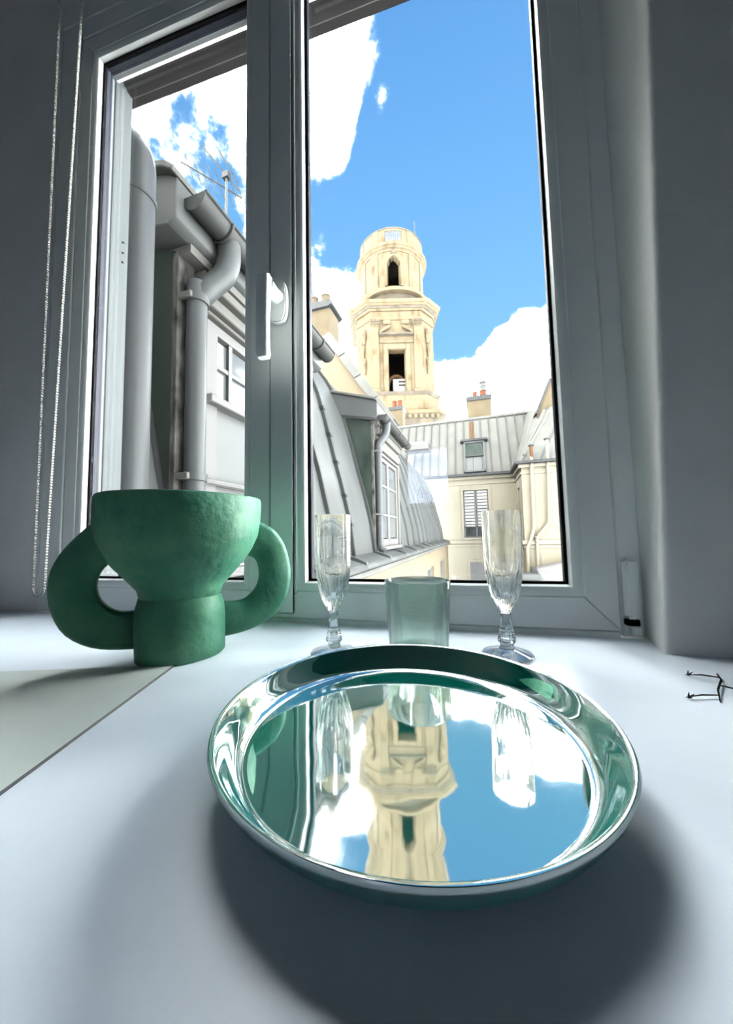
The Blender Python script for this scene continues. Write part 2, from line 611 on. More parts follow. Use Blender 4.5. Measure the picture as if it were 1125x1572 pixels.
prof = [(-0.9, ), (0.0, ), (0.4, ), (0.8, ), (1.2, ), (RZ1, )]
rows = []
for (z,) in prof:
    jx = jamb_x(z)
    rr = 0.006
    rows.append([(0.233, 0.0, z), (jx, RVY + rr, z), (jx + rr * 0.3, RVY + rr * 0.3, z), (jx + rr, RVY, z), (RX1, RVY, z), (RX1, 0.09, z), (0.233, 0.09, z)])
w.strip(rows, closed=True, cap=True)
struct(w.build('wall_front', M['wall'], ang=50), 'white plastered wall around the window')

# unseen house mass above the room, added to shade the near dormers
struct(MB().box((-7, RY0 - 0.15, RZ1 + 0.15), (7, 0.09, 6.5)).build('shade_wall', M['wall']), 'unseen upper part of the house, added to shade the near dormers')

# sill / counter running under the window
struct(MB().box((RX0 + 0.02, -0.66, -0.038), (RX1 - 0.02, -0.0005, 0.0)).build('trim_1', M['sill'], bevel=0.002), 'wide white window sill')

# ------------------------------------------------------------------ fixed frame
fx = thing('trim_2', (-0.28, 0.02, 0.0), 'fixed white window frame around both sashes', None, kind='structure')
LX0, LX1 = -0.745, -0.2925      # left sash outer
QX0, QX1 = -0.2905, 0.2057      # right sash outer
SZ0, SZ1 = 0.007, 1.228
MB().box((OX0, -0.002, 0.0), (LX0 - 0.0015, 0.07, OZ1)).build('frame_jamb', M['pvc'], fx, bevel=0.002)
MB().box((QX1 + 0.0015, 0.003, 0.0), (0.234, 0.07, OZ1)).build('frame_jamb', M['pvc'], fx, bevel=0.002)
MB().box((LX0, -0.002, SZ1 + 0.003), (QX1, 0.07, OZ1)).build('frame_head', M['pvc'], fx, bevel=0.002)
MB().box((LX0, 0.004, -0.04), (QX1, 0.056, SZ0 - 0.0015)).build('frame_bottom', M['pvc'], fx, bevel=0.001)
MB().box((LX0, 0.056, -0.04), (QX1, 0.07, SZ0 + 0.03)).build('frame_rebate', M['pvc'], fx, bevel=0.001)
# hinge with its cover
hg = MB().box((0.2085, -0.010, 0.024), (0.2255, 0.003, 0.101)).build('hinge_cover', M['pvc'], fx, bevel=0.005, seg=3)
MB().box((0.2095, -0.006, 0.016), (0.2245, 0.003, 0.0235)).build('hinge_pin', M['gasket'], hg, bevel=0.001)
MB().box((0.214, -0.009, 0.004), (0.2255, 0.003, 0.0155)).build('hinge_foot', M['pvc'], hg, bevel=0.0015)


# ------------------------------------------------------------------ sashes
def sash(name, label, x0, x1, gx0, gx1, gz0, gz1, gl=0.009, gr=0.009):
    """x0..x1 outer edges, gx/gz the opening seen inside the beads"""
    t = thing(name, ((x0 + x1) / 2, 0.02, SZ0), label, None, kind='structure')
    bd = 0.014                       # width of the sloping bead
    ix0, ix1, iz0, iz1 = gx0 - bd, gx1 + bd, gz0 - bd, gz1 + bd
    z0, z1 = SZ0, SZ1
    Y0, Y1 = 0.0, 0.055
    m = 0.0004

    def member(poly, nm):
        mb = MB()
        mb.prism(poly, 1, Y0, Y1)
        return mb.build(nm, M['pvc'], t, bevel=0.0015)
    # mitred members
    member([(x0, z0), (x1, z0), (ix1 - m, iz0), (ix0 + m, iz0)], 'bottom_rail')
    member([(x0, z1), (x1, z1), (ix1 - m, iz1), (ix0 + m, iz1)], 'top_rail')
    member([(x0, z0 + m), (ix0, iz0 + m), (ix0, iz1 - m), (x0, z1 - m)], 'stile')
    member([(x1, z0 + m), (ix1, iz0 + m), (ix1, iz1 - m), (x1, z1 - m)], 'stile')
    # sloping glazing beads, one per side; section across: face edge -> glass edge
    sec = [(0.0, 0.0005), (0.40, 0.0005), (0.85, 0.0040), (1.0, 0.0100), (1.0, 0.016), (0.0, 0.016)]

    def bead(pa, pb, da, db, nm, mat, sc_, inner=0.0):
        rows_ = []
        for q, dd in ((pa, da), (pb, db)):
            rows_.append([(q[0] + dd[0] * (inner + (sc_ - inner) * s_), y, q[1] + dd[1] * (inner + (sc_ - inner) * s_)) for s_, y in sec])
        mb_ = MB()
        mb_.strip(rows_, closed=True, cap=True)
        return mb_.build(nm, mat, t, ang=30)
    c = [((ix0, iz0), (1, 1)), ((ix1, iz0), (-1, 1)), ((ix1, iz1), (-1, -1)), ((ix0, iz1), (1, -1))]
    for i in range(4):
        bead(c[i][0], c[(i + 1) % 4][0], c[i][1], c[(i + 1) % 4][1], 'glazing_bead', M['pvc'], bd)
    # black gasket lying against the pane
    g = [((gx0, gz0), (gl / 0.004, 1)), ((gx1, gz0), (-gr / 0.004, 1)), ((gx1, gz1), (-gr / 0.004, -1)), ((gx0, gz1), (gl / 0.004, -1))]
    for i in range(4):
        pa, da = g[i]
        pb, db = g[(i + 1) % 4]
        w_ = 0.004
        mb_ = MB()
        rows_ = []
        for q, dd in ((pa, da), (pb, db)):
            rows_.append([(q[0] - dd[0] * 0.001, 0.0125, q[1] - dd[1] * 0.001), (q[0] + dd[0] * w_, 0.0130, q[1] + dd[1] * w_), (q[0] + dd[0] * w_, 0.0165, q[1] + dd[1] * w_), (q[0] - dd[0] * 0.001, 0.0165, q[1] - dd[1] * 0.001)])
        mb_.strip(rows_, closed=True, cap=True)
        mb_.build('gasket', M['gasket'], t)
    # dark spacer bars between the panes, one per side
    for (a, b) in (((gx0 - 0.012, gz0 - 0.012), (gx0 + 0.0012, gz1 + 0.012)), ((gx1 - 0.0012, gz0 - 0.012), (gx1 + 0.012, gz1 + 0.012)),
                   ((gx0 + 0.0012, gz0 - 0.012), (gx1 - 0.0012, gz0 + 0.0012)), ((gx0 + 0.0012, gz1 - 0.0012), (gx1 - 0.0012, gz1 + 0.012))):
        MB().box((a[0], 0.0206, a[1]), (b[0], 0.0329, b[1])).build('spacer_bar', M['spacer'], t)
    # double glazing
    MB().box((gx0, 0.0170, gz0), (gx1, 0.0205, gz1)).build('glass_pane', M['pane'], t)
    MB().box((gx0, 0.0330, gz0), (gx1, 0.0338, gz1)).build('glass_pane', M['pane'], t)
    # outside lip of the sash
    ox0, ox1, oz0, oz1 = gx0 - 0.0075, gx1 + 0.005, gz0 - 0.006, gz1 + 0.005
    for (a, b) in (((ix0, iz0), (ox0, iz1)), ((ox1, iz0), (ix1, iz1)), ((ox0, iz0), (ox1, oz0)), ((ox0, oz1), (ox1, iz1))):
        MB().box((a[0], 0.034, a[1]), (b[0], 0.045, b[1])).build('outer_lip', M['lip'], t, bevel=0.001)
    return t


wl = sash('window_1', 'left white window sash behind the green vase', LX0, LX1, -0.7005, -0.344, 0.064, 1.176, gl=0.004, gr=0.003)
wr = sash('window_2', 'right white window sash with the handle, in front of the church tower', QX0, QX1, -0.2285, 0.1515, 0.064, 1.176, gl=0.005, gr=0.004)

# cover strip on the meeting stile, and the handle
MB().box((-0.2895, -0.004, 0.014), (-0.247, 0.0, 1.222)).build('cover_strip', M['pvc'], wr, bevel=0.003, seg=2)
hb = MB()
pts = []
for k in range(24):
    a = 2 * math.pi * k / 24
    ex, ez = math.cos(a), math.sin(a)
    pts.append((-0.2695 + 0.0165 * (abs(ex) ** 0.55) * (1 if ex >= 0 else -1), 0.530 + 0.037 * (abs(ez) ** 0.75) * (1 if ez >= 0 else -1)))
hb.prism(pts, 1, -0.0155, -0.004)
hdl = hb.build('handle_rosette', M['pvc'], wr, bevel=0.002, seg=2)
MB().tube([(-0.2695, -0.0155, 0.534), (-0.2695, -0.030, 0.534), (-0.2700, -0.046, 0.534)], [0.0125, 0.0105, 0.0115], 18).build('handle_neck', M['pvc'], hdl)
gp = MB()
rows = []
for z, hw, y0, y1 in ((0.549, 0.006, -0.052, -0.043), (0.546, 0.0105, -0.058, -0.042), (0.534, 0.0115, -0.060, -0.041), (0.515, 0.0112, -0.060, -0.046), (0.47, 0.0108, -0.061, -0.049), (0.43, 0.0108, -0.061, -0.049), (0.418, 0.0108, -0.060, -0.046), (0.413, 0.009, -0.057, -0.045)):
    cx = -0.2725
    b = 0.003
    rows.append([(cx - hw + b, y0, z), (cx + hw - b, y0, z), (cx + hw, y0 + b, z), (cx + hw, y1 - b, z), (cx + hw - b, y1, z), (cx - hw + b, y1, z), (cx - hw, y1 - b, z), (cx - hw, y0 + b, z)])
gp.strip(rows, closed=True, cap=True)
gp.build('handle_grip', M['pvc'], hdl, ang=50)

# ------------------------------------------------------------------ blind chain on the left
bc = thing('blind_chain', (-0.745, -0.03, 0.03), 'white bead chain loop of a roller blind hanging left of the window', 'blind chain')
bead0 = None
for (xa, za, xb, zb) in ((-0.706, 1.34, -0.7395, 0.05), (-0.771, 1.34, -0.768, 0.05)):
    mb = MB()
    L = za - zb
    n = int(L / 0.0052)
    for i in range(n):
        t_ = i / (n - 1)
        cx, cz = xa + (xb - xa) * t_, za + (zb - za) * t_
        r = 0.0026
        ring = [[(cx, -0.03, cz + r)] * 6] + [[(cx + r * math.sin(f) * math.cos(k * math.pi / 3), -0.03 + r * math.sin(f) * math.sin(k * math.pi / 3), cz + r * math.cos(f)) for k in range(6)] for f in (1.05, 2.09)] + [[(cx, -0.03, cz - r)] * 6]
        o_ = len(mb.v)
        vs_ = [ring[0][0]] + ring[1] + ring[2] + [ring[3][0]]
        fs_ = [(0, 1 + k, 1 + (k + 1) % 6) for k in range(6)] + [(1 + k, 7 + k, 7 + (k + 1) % 6, 1 + (k + 1) % 6) for k in range(6)] + [(13, 7 + (k + 1) % 6, 7 + k) for k in range(6)]
        mb.add(vs_, fs_)
    mb.tube([(xa, -0.03, za), (xb, -0.03, zb)], 0.0008, 5)
    o_ = mb.build('bead_strand', M['bead'], bc)
    o_['kind'] = 'stuff'
mb = MB()
mb.tube([(-0.75375 + 0.01425 * math.cos(math.pi + math.pi * k / 10), -0.03, 0.05 + 0.0155 * math.sin(math.pi + math.pi * k / 10)) for k in range(11)], 0.0016, 6)
mb.build('chain_loop', M['bead'], bc)

# ================================================================== THINGS ON THE SILL
# ---- plate
PC = (-0.0315, -0.2815, 0.0003)
pl = thing('serving_plate', PC, 'large glossy dark green plate reflecting the tower, nearest the camera', 'plate')
prof = [(0.0, 0.0085), (0.03, 0.0085), (0.06, 0.0085), (0.085, 0.0085), (0.098, 0.0085), (0.1000, 0.0086), (0.1025, 0.0093), (0.1060, 0.0125), (0.1090, 0.0175), (0.1120, 0.0225), (0.1145, 0.0262), (0.1160, 0.0277), (0.1174, 0.0276), (0.1180, 0.0262),
        (0.1168, 0.0230), (0.1140, 0.0180), (0.1090, 0.0120), (0.1020, 0.0075), (0.0920, 0.0052), (0.0640, 0.0045), (0.0, 0.0045)]
MB().lathe(prof, 128).build('dish', M['glaze'], pl, local=True, ang=60)
MB().lathe([(0.052, 0.0), (0.058, 0.0), (0.0595, 0.0046), (0.0505, 0.0046), (0.052, 0.0)], 64).build('foot_ring', M['glaze'], pl, local=True, ang=60)

# ---- champagne flutes
def facet(r, z, a):
    if z < 0.056 or z > 0.098:
        return r
    k = min(1.0, (z - 0.056) / 0.008, (0.098 - z) / 0.010)
    return r * (1 - 0.085 * k * (1 - abs(math.sin(a * 9))))


fl = thing('champagne_flute', (-0.1375, -0.1244, 0.0003), 'cut crystal champagne flute left of the green tumbler', 'flute', 'pair of crystal flutes')
outer = [(0.0, 0.0487), (0.0050, 0.0487), (0.0072, 0.0500), (0.0080, 0.0520), (0.0105, 0.0560), (0.0135, 0.0620), (0.0160, 0.0700), (0.0180, 0.0790), (0.0195, 0.0880), (0.0204, 0.0950), (0.0209, 0.1050), (0.0212, 0.1250), (0.0216, 0.1595), (0.0214, 0.1602), (0.0206, 0.1602), (0.0204, 0.1595)]
inner = [(0.0200, 0.1250), (0.0196, 0.1050), (0.0188, 0.0950), (0.0175, 0.0880), (0.0150, 0.0790), (0.0118, 0.0710), (0.0070, 0.0650), (0.0030, 0.0632), (0.0, 0.0630)]
MB().lathe(outer + inner, 108, mod=lambda r, z, a: facet(r, z, a)).build('bowl', M['crystal'], fl, local=True, ang=24)
# keep the inside smooth: the facets sit on the outer wall only
stem = [(0.0, 0.0075), (0.0085, 0.0075), (0.0075, 0.0095), (0.0068, 0.0115), (0.0078, 0.0135), (0.0095, 0.0150), (0.0098, 0.0170), (0.0092, 0.0190), (0.0082, 0.0200), (0.0090, 0.0212), (0.0080, 0.0225), (0.0086, 0.0240), (0.0074, 0.0255), (0.0079, 0.0270), (0.0067, 0.0290), (0.0060, 0.0350), (0.0054, 0.0420), (0.0060, 0.0465), (0.0072, 0.0486), (0.0, 0.0486)]
MB().lathe(stem, 10).build('stem', M['crystal'], fl, local=True, ang=20)
foot = [(0.0, 0.0), (0.0262, 0.0), (0.0272, 0.0012), (0.0262, 0.0026), (0.0200, 0.0040), (0.0130, 0.0060), (0.0088, 0.0074), (0.0, 0.0074)]
MB().lathe(foot, 64).build('foot', M['crystal'], fl, local=True, ang=40)
f2 = copy_tree(fl)
f2.location = (0.055, -0.0949, 0.0003)
f2['label'] = 'cut crystal champagne flute right of the green tumbler'

# ---- tumbler
tb = [(0.0, 0.0), (0.0325, 0.0), (0.0338, 0.0015), (0.0385, 0.0810), (0.0380, 0.0820), (0.0368, 0.0820), (0.0364, 0.0810), (0.0322, 0.0085), (0.0310, 0.0060), (0.0, 0.0052)]
tag(MB().lathe(tb, 72).build('tumbler', M['green_glass'], None, local=True, ang=40), 'pale green glass tumbler between the two flutes', 'tumbler').location = (-0.0421, -0.0998, 0.0003)

# ---- vase with two slab handles
VX, VY, VA = -0.318, -0.158, math.radians(40)
vs = thing('two_handled_vase', (VX, VY, 0), 'matte green hand-built ceramic vase with two ear-like handles', 'vase')


def vx(e, n, z):
    return (VX + e * math.cos(VA) - n * math.sin(VA), VY + e * math.sin(VA) + n * math.cos(VA), z)


def wob(r, z, a):
    return r * (1 + 0.015 * math.sin(3 * a + z * 30) + 0.006 * math.sin(7 * a + 2 + z * 60))


bowl = [(0.0, 0.0680), (0.0300, 0.0680), (0.0435, 0.0690), (0.0460, 0.0780), (0.0560, 0.0900), (0.0700, 0.1060), (0.0800, 0.1220), (0.0865, 0.1380), (0.0890, 0.1550), (0.0900, 0.1700), (0.0900, 0.1820), (0.0890, 0.1845), (0.0868, 0.1850), (0.0850, 0.1830), (0.0845, 0.1700), (0.0820, 0.1450), (0.0740, 0.1220), (0.0600, 0.1020), (0.0420, 0.0880), (0.0, 0.0820)]
m_ = MB()
m_.lathe(bowl, 72, c=(VX, VY, 0), mod=wob)
m_.build('bowl', M['vase'], vs, ang=70)
ft = [(0.0, 0.0), (0.0455, 0.0), (0.0475, 0.0020), (0.0478, 0.0200), (0.0480, 0.0420), (0.0468, 0.0580), (0.0440, 0.0690), (0.0, 0.0690)]
m_ = MB()
m_.lathe(ft, 56, c=(VX, VY, 0), mod=wob)
m_.build('pedestal', M['vase'], vs, ang=60)


def smooth_pts(pts, n=3):
    """Catmull-Rom through the points"""
    out = []
    P = [Vector(p) for p in pts]
    for i in range(len(P) - 1):
        p0, p1, p2, p3 = P[max(i - 1, 0)], P[i], P[i + 1], P[min(i + 2, len(P) - 1)]
        for k in range(n):
            t = k / n
            out.append(0.5 * ((2 * p1) + (-p0 + p2) * t + (2 * p0 - 5 * p1 + 4 * p2 - p3) * t * t + (-p0 + 3 * p1 - 3 * p2 + p3) * t ** 3))
    out.append(P[-1])
    return out


def handle(outer_, inner_, th=0.016):
    a = smooth_pts(outer_, 4)
    b = smooth_pts(inner_, 4)
    n = 26

    def res(P, n):
        L = [0]
        for i in range(1, len(P)):
            L.append(L[-1] + (P[i] - P[i - 1]).length)
        o = []
        for k in range(n):
            s_ = L[-1] * k / (n - 1)
            j = max(i for i in range(len(L)) if L[i] <= s_ + 1e-9)
            if j >= len(P) - 1:
                o.append(P[-1])
            else:
                o.append(P[j].lerp(P[j + 1], (s_ - L[j]) / (L[j + 1] - L[j] + 1e-12)))
        return o
    A, B = res(a, n), res(b, n)
    rows = []
    for p, q in zip(A, B):
        d = (q - p)
        l = d.length
        u = d / l
        h = th / 2
        e_ = min(0.005, l * 0.2)
        sec = [(0.0, -h * 0.55), (e_, -h), (l - e_, -h), (l, -h * 0.55), (l, h * 0.55), (l - e_, h), (e_, h), (0.0, h * 0.55)]
        rows.append([vx((p + u * s_).x, y, (p + u * s_).y) for s_, y in sec])
    m = MB()
    m.strip(rows, closed=True, cap=True)
    return m.build('handle', M['vase'], vs, ang=60)


handle([(-0.070, 0.1620), (-0.0853, 0.1577), (-0.0967, 0.1469), (-0.113, 0.126), (-0.1222, 0.1055), (-0.1242, 0.0851), (-0.1206, 0.0615), (-0.1102, 0.0393), (-0.093, 0.0246), (-0.0725, 0.0167), (-0.042, 0.0131)],
       [(-0.060, 0.1150), (-0.075, 0.1079), (-0.0824, 0.096), (-0.0831, 0.0818), (-0.0768, 0.0669), (-0.0615, 0.056), (-0.040, 0.0555)])
handle([(0.070, 0.1620), (0.094, 0.1551), (0.1119, 0.1418), (0.1249, 0.1176), (0.1301, 0.0865), (0.1247, 0.0563), (0.1117, 0.0361), (0.0909, 0.0233), (0.0669, 0.0164), (0.040, 0.0138)],
       [(0.066, 0.1150), (0.0833, 0.1089), (0.0891, 0.0933), (0.0875, 0.0764), (0.0786, 0.0629), (0.0651, 0.0558), (0.040, 0.0575)])

# ---- thin pale board lying on the sill, its corner by the vase
bd = MB()
bd.prism([(-0.2925, -0.1965), (-0.232, -0.398), (-0.60, -0.51), (-0.66, -0.308)], 2, 0.0, 0.0022)
bo = bd.build('thin_board', M['sheet'])
tag(bo, 'thin pale grey-green board lying on the sill, its corner at the vase', 'board')
MB().hexa([(-0.2925, -0.1965, 0.0001), (-0.2920, -0.1964, 0.0001), (-0.2315, -0.3979, 0.0001), (-0.232, -0.398, 0.0001),
           (-0.2925, -0.1965, 0.0021), (-0.2920, -0.1964, 0.0021), (-0.2315, -0.3979, 0.0021), (-0.232, -0.398, 0.0021)]).build('dark_edge', M['board_edge'], bo)

# ---- small dark sprig at the right end of the sill
sp = thing('dried_sprig', (0.215, -0.150, 0), 'small dark thorny sprig at the right end of the sill', 'sprig')
MB().tube([(0.232, -0.118, 0.002), (0.224, -0.136, 0.0035), (0.208, -0.158, 0.0030), (0.197, -0.178, 0.0012)], [0.0006, 0.0008, 0.0008, 0.0005], 6).build('twig', M['black'], sp)
for (a, b) in (((0.226, -0.131, 0.0035), (0.2045, -0.1235, 0.0015)), ((0.202, -0.168, 0.0025), (0.1765, -0.1745, 0.0015)), ((0.215, -0.150, 0.0035), (0.226, -0.160, 0.002))):
    m_ = MB()
    m_.tube([a, tuple((a[i] + b[i]) / 2 + (0.001 if i == 2 else 0) for i in range(3)), b], [0.0005, 0.0007, 0.0003], 6)
    for (dx, dy, dz_) in ((0.004, 0.003, 0.003), (0.003, -0.003, 0.001), (0.006, 0.000, 0.003)):
        m_.tube([(b[0] + 0.002, b[1], b[2]), (b[0] + dx, b[1] + dy, b[2] + dz_)], [0.0010, 0.0002], 5)
    m_.build('thorn', M['black'], sp)

# ================================================================== JUST OUTSIDE THE WINDOW
lb = thing('trim_3', (-0.71, 0.08, -0.3), 'pale painted board lining the outer left side of the window opening', None, kind='structure')
MB().box((-0.730, 0.0475, -0.3), (-0.7095, 0.091, 1.235)).build('board', M['board'], lb, bevel=0.002)
for z in (0.82, 0.795, 0.772):
    MB().tube([(-0.712, 0.076, z), (-0.709, 0.078, z - 0.002)], 0.003, 8).build('screw_head', M['lead'], lb)
lt = thing('trim_4', (-0.28, 0.08, 1.175), 'grey soffit over the outside of the window', None, kind='structure')
MB().box((-0.80, 0.056, 1.222), (0.30, 0.12, 1.32)).build('soffit_board', M['soffit'], lt)
MB().prism([(0.062, 1.223), (0.062, 1.212), (0.070, 1.203), (0.080, 1.198), (0.088, 1.1975), (0.092, 1.201), (0.092, 1.223)], 0, -0.80, 0.30).build('drip_moulding', M['soffit'], lt, ang=40)
MB().box((0.215, 0.075, -0.3), (0.30, 0.104, 1.30)).build('board', M['board'], lt)

dp = thing('drain_pipe', (-0.735, 0.15, -0.6), 'fat grey zinc pipe with a collar just outside the left sash', 'pipe')
path = [(-0.762, 0.147, -0.6), (-0.762, 0.147, 1.10)] + [(-0.762 - 0.09 * (1 - math.cos(t)), 0.147, 1.10 + 0.09 * math.sin(t)) for t in (0.25, 0.5, 0.8, 1.1, 1.4)] + [(-0.95, 0.147, 1.20)]
MB().tube(path, 0.047, 28).build('tube', M['pipe'], dp)
MB().lathe([(0.047, 0.0), (0.0500, 0.001), (0.0505, 0.014), (0.0495, 0.016), (0.047, 0.017)], 28, c=(-0.762, 0.147, 1.005)).build('collar', M['pipe'], dp)

# ================================================================== THE WING ON THE LEFT
WF = frame(4.0)


def wloc(u, v, z):
    return WF(u, v, z)


MP = [(-0.08, -1.20), (0.3, -1.245), (0.7, -1.335), (1.0, -1.415), (1.35, -1.50), (1.65, -1.58), (1.95, -1.70), (2.15, -1.81), (2.35, -1.95), (2.6, -2.22), (2.78, -2.65), (2.86, -3.4), (2.86, -5.0)]
UEND = 12.9
D1 = (1.10, 2.26)
D2 = (4.02, 5.45)
wg = thing('mansard_wing', wloc(6.5, -2.4, -12), 'zinc mansard roofed wing running away along the left of the court', 'building')
# wall below the roof, with window openings near its far end
WO = [(10.1, 11.5, -2.35, -0.62), (7.4, 8.6, -2.35, -0.62)]
m_ = MB(WF)
cur = -0.5
for (a, b, z0, z1) in sorted(WO):
    m_.box((cur, -1.6, -12), (a, -1.06, -0.245))
    m_.box((a, -1.6, -12), (b, -1.06, z0))
    m_.box((a, -1.6, z1), (b, -1.06, -0.245))
    cur = b
m_.box((cur, -1.6, -12), (UEND, -1.06, -0.245))
m_.build('wall', M['render_wing'], wg)
for (a, b, z0, z1) in WO:
    f_ = MB(WF)
    for (q0, q1, s0, s1) in ((a, a + 0.07, z0, z1), (b - 0.07, b, z0, z1), (a + 0.07, b - 0.07, z0, z0 + 0.07), (a + 0.07, b - 0.07, z1 - 0.07, z1), ((a + b) / 2 - 0.04, (a + b) / 2 + 0.04, z0 + 0.07, z1 - 0.07)):
        f_.box((q0, -1.20, s0), (q1, -1.13, s1))
    fr_ = f_.build('window', M['white_paint'], wg)
    MB(WF).box((a + 0.07, -1.185, z0 + 0.07), (b - 0.07, -1.175, z1 - 0.07)).build('pane', M['dark_glass'], fr_)
    MB(WF).box((a - 0.1, -1.08, z0 - 0.1), (b + 0.1, -0.99, z0)).build('sill', M['render_pale'], fr_)
# inner body so that no light leaks through the roof


def roof_strip(u0, u1, off=0.0):
    return [[(u, v + off * 0.8, z + off * 0.5) for z, v in MP] for u in (u0, u1)]


seams = [0.2, 0.65, 1.092, 2.32, 2.74, 3.24, 3.96] + [5.48 + 0.62 * k for k in range(12)] + [UEND]
for i in range(len(seams) - 1):
    u0, u1 = seams[i], seams[i + 1]
    if u0 >= 1.0 and u1 <= 2.4:
        zmin = 1.70
    elif u0 >= 3.9 and u1 <= 5.5:
        zmin = 1.70
    else:
        zmin = -1
    pts = [(z, v) for z, v in MP if z >= zmin]
    if zmin > 0:
        pts = [(1.70, -1.60)] + pts
    o_ = [[(u, v, z) for z, v in pts] for u in (u0 + 0.004, u1 - 0.004)]
    i_ = [[(u, v - 0.05, z - 0.02) for z, v in pts] for u in (u0 + 0.004, u1 - 0.004)]
    m_ = MB(WF)
    rows = [o_[0] + i_[0][::-1], o_[1] + i_[1][::-1]]
    m_.strip(rows, closed=True, cap=True)
    m_.build('zinc_sheet', M['zinc'], wg, ang=40)
for u in [0.65, 2.32, 2.74, 3.24, 3.96] + [5.48 + 0.62 * k for k in range(12)]:
    m_ = MB(WF)
    hw = 0.022
    rows = []
    for k in range(len(MP)):
        z, v = MP[k]
        z1, v1 = MP[min(k + 1, len(MP) - 1)]
        z0, v0 = MP[max(k - 1, 0)]
        tz, tv = z1 - z0, v1 - v0
        l = math.hypot(tz, tv)
        nz_, nv_ = -tv / l, tz / l
        rows.append([(u - hw, v, z), (u - hw * 0.7, v + nv_ * 0.035, z + nz_ * 0.035), (u + hw * 0.7, v + nv_ * 0.035, z + nz_ * 0.035), (u + hw, v, z)])
    m_.strip(rows, closed=True, cap=True)
    bt = m_.build('batten', M['gutter'] if u < 4 else M['zinc'], wg, ang=30)
    if u in (3.24,):                 # cover clips along the nearest batten
        for zc in (0.25, 0.55, 0.9, 1.2, 1.5):
            vv = [MP[i][1] + (MP[i + 1][1] - MP[i][1]) * (zc - MP[i][0]) / (MP[i + 1][0] - MP[i][0]) for i in range(len(MP) - 1) if MP[i][0] <= zc <= MP[i + 1][0]][0]
            MB(WF).box((u - 0.03, vv - 0.01, zc - 0.012), (u + 0.03, vv + 0.047, zc + 0.016)).build('clip', M['lead'], bt)
# zinc ledge sheets at the foot of the roof, each lapped over the next
u = 0.3
k = 0
while u < UEND - 0.1:
    u1 = min(u + 0.92, UEND)
    m_ = MB(WF)
    m_.prism([(-1.22, -0.055), (-1.00, -0.125), (-0.985, -0.14), (-0.985, -0.185), (-1.22, -0.20)], 0, u + 0.004, u1 - 0.004)
    sh = m_.build('ledge_sheet', M['zinc'], wg, bevel=0.004)
    m_ = MB(WF)
    m_.prism([(-1.22, -0.055), (-1.22, -0.03), (-1.10, -0.062), (-0.985, -0.105), (-0.980, -0.15), (-0.986, -0.15), (-1.00, -0.125)], 0, u1 - 0.035, u1 + 0.012)
    m_.build('lap_joint', M['zinc'], sh, bevel=0.003)
    u = u1
    k += 1
# gutter moulding under the ledge
MB(WF).prism([(-1.06, -0.186), (-0.965, -0.186), (-0.950, -0.20), (-0.955, -0.225), (-0.985, -0.245), (-1.06, -0.245)], 0, 0.0, UEND).build('gutter_moulding', M['zinc_pale'], wg, ang=30)
# spiked snow guard towards the far end
for k in range(9):
    uu = 8.9 + 0.34 * k
    MB(WF).tube([(uu, -1.45, 1.18), (uu, -1.37, 1.42)], 0.012, 5).build('roof_spike', M['lead'], wg)


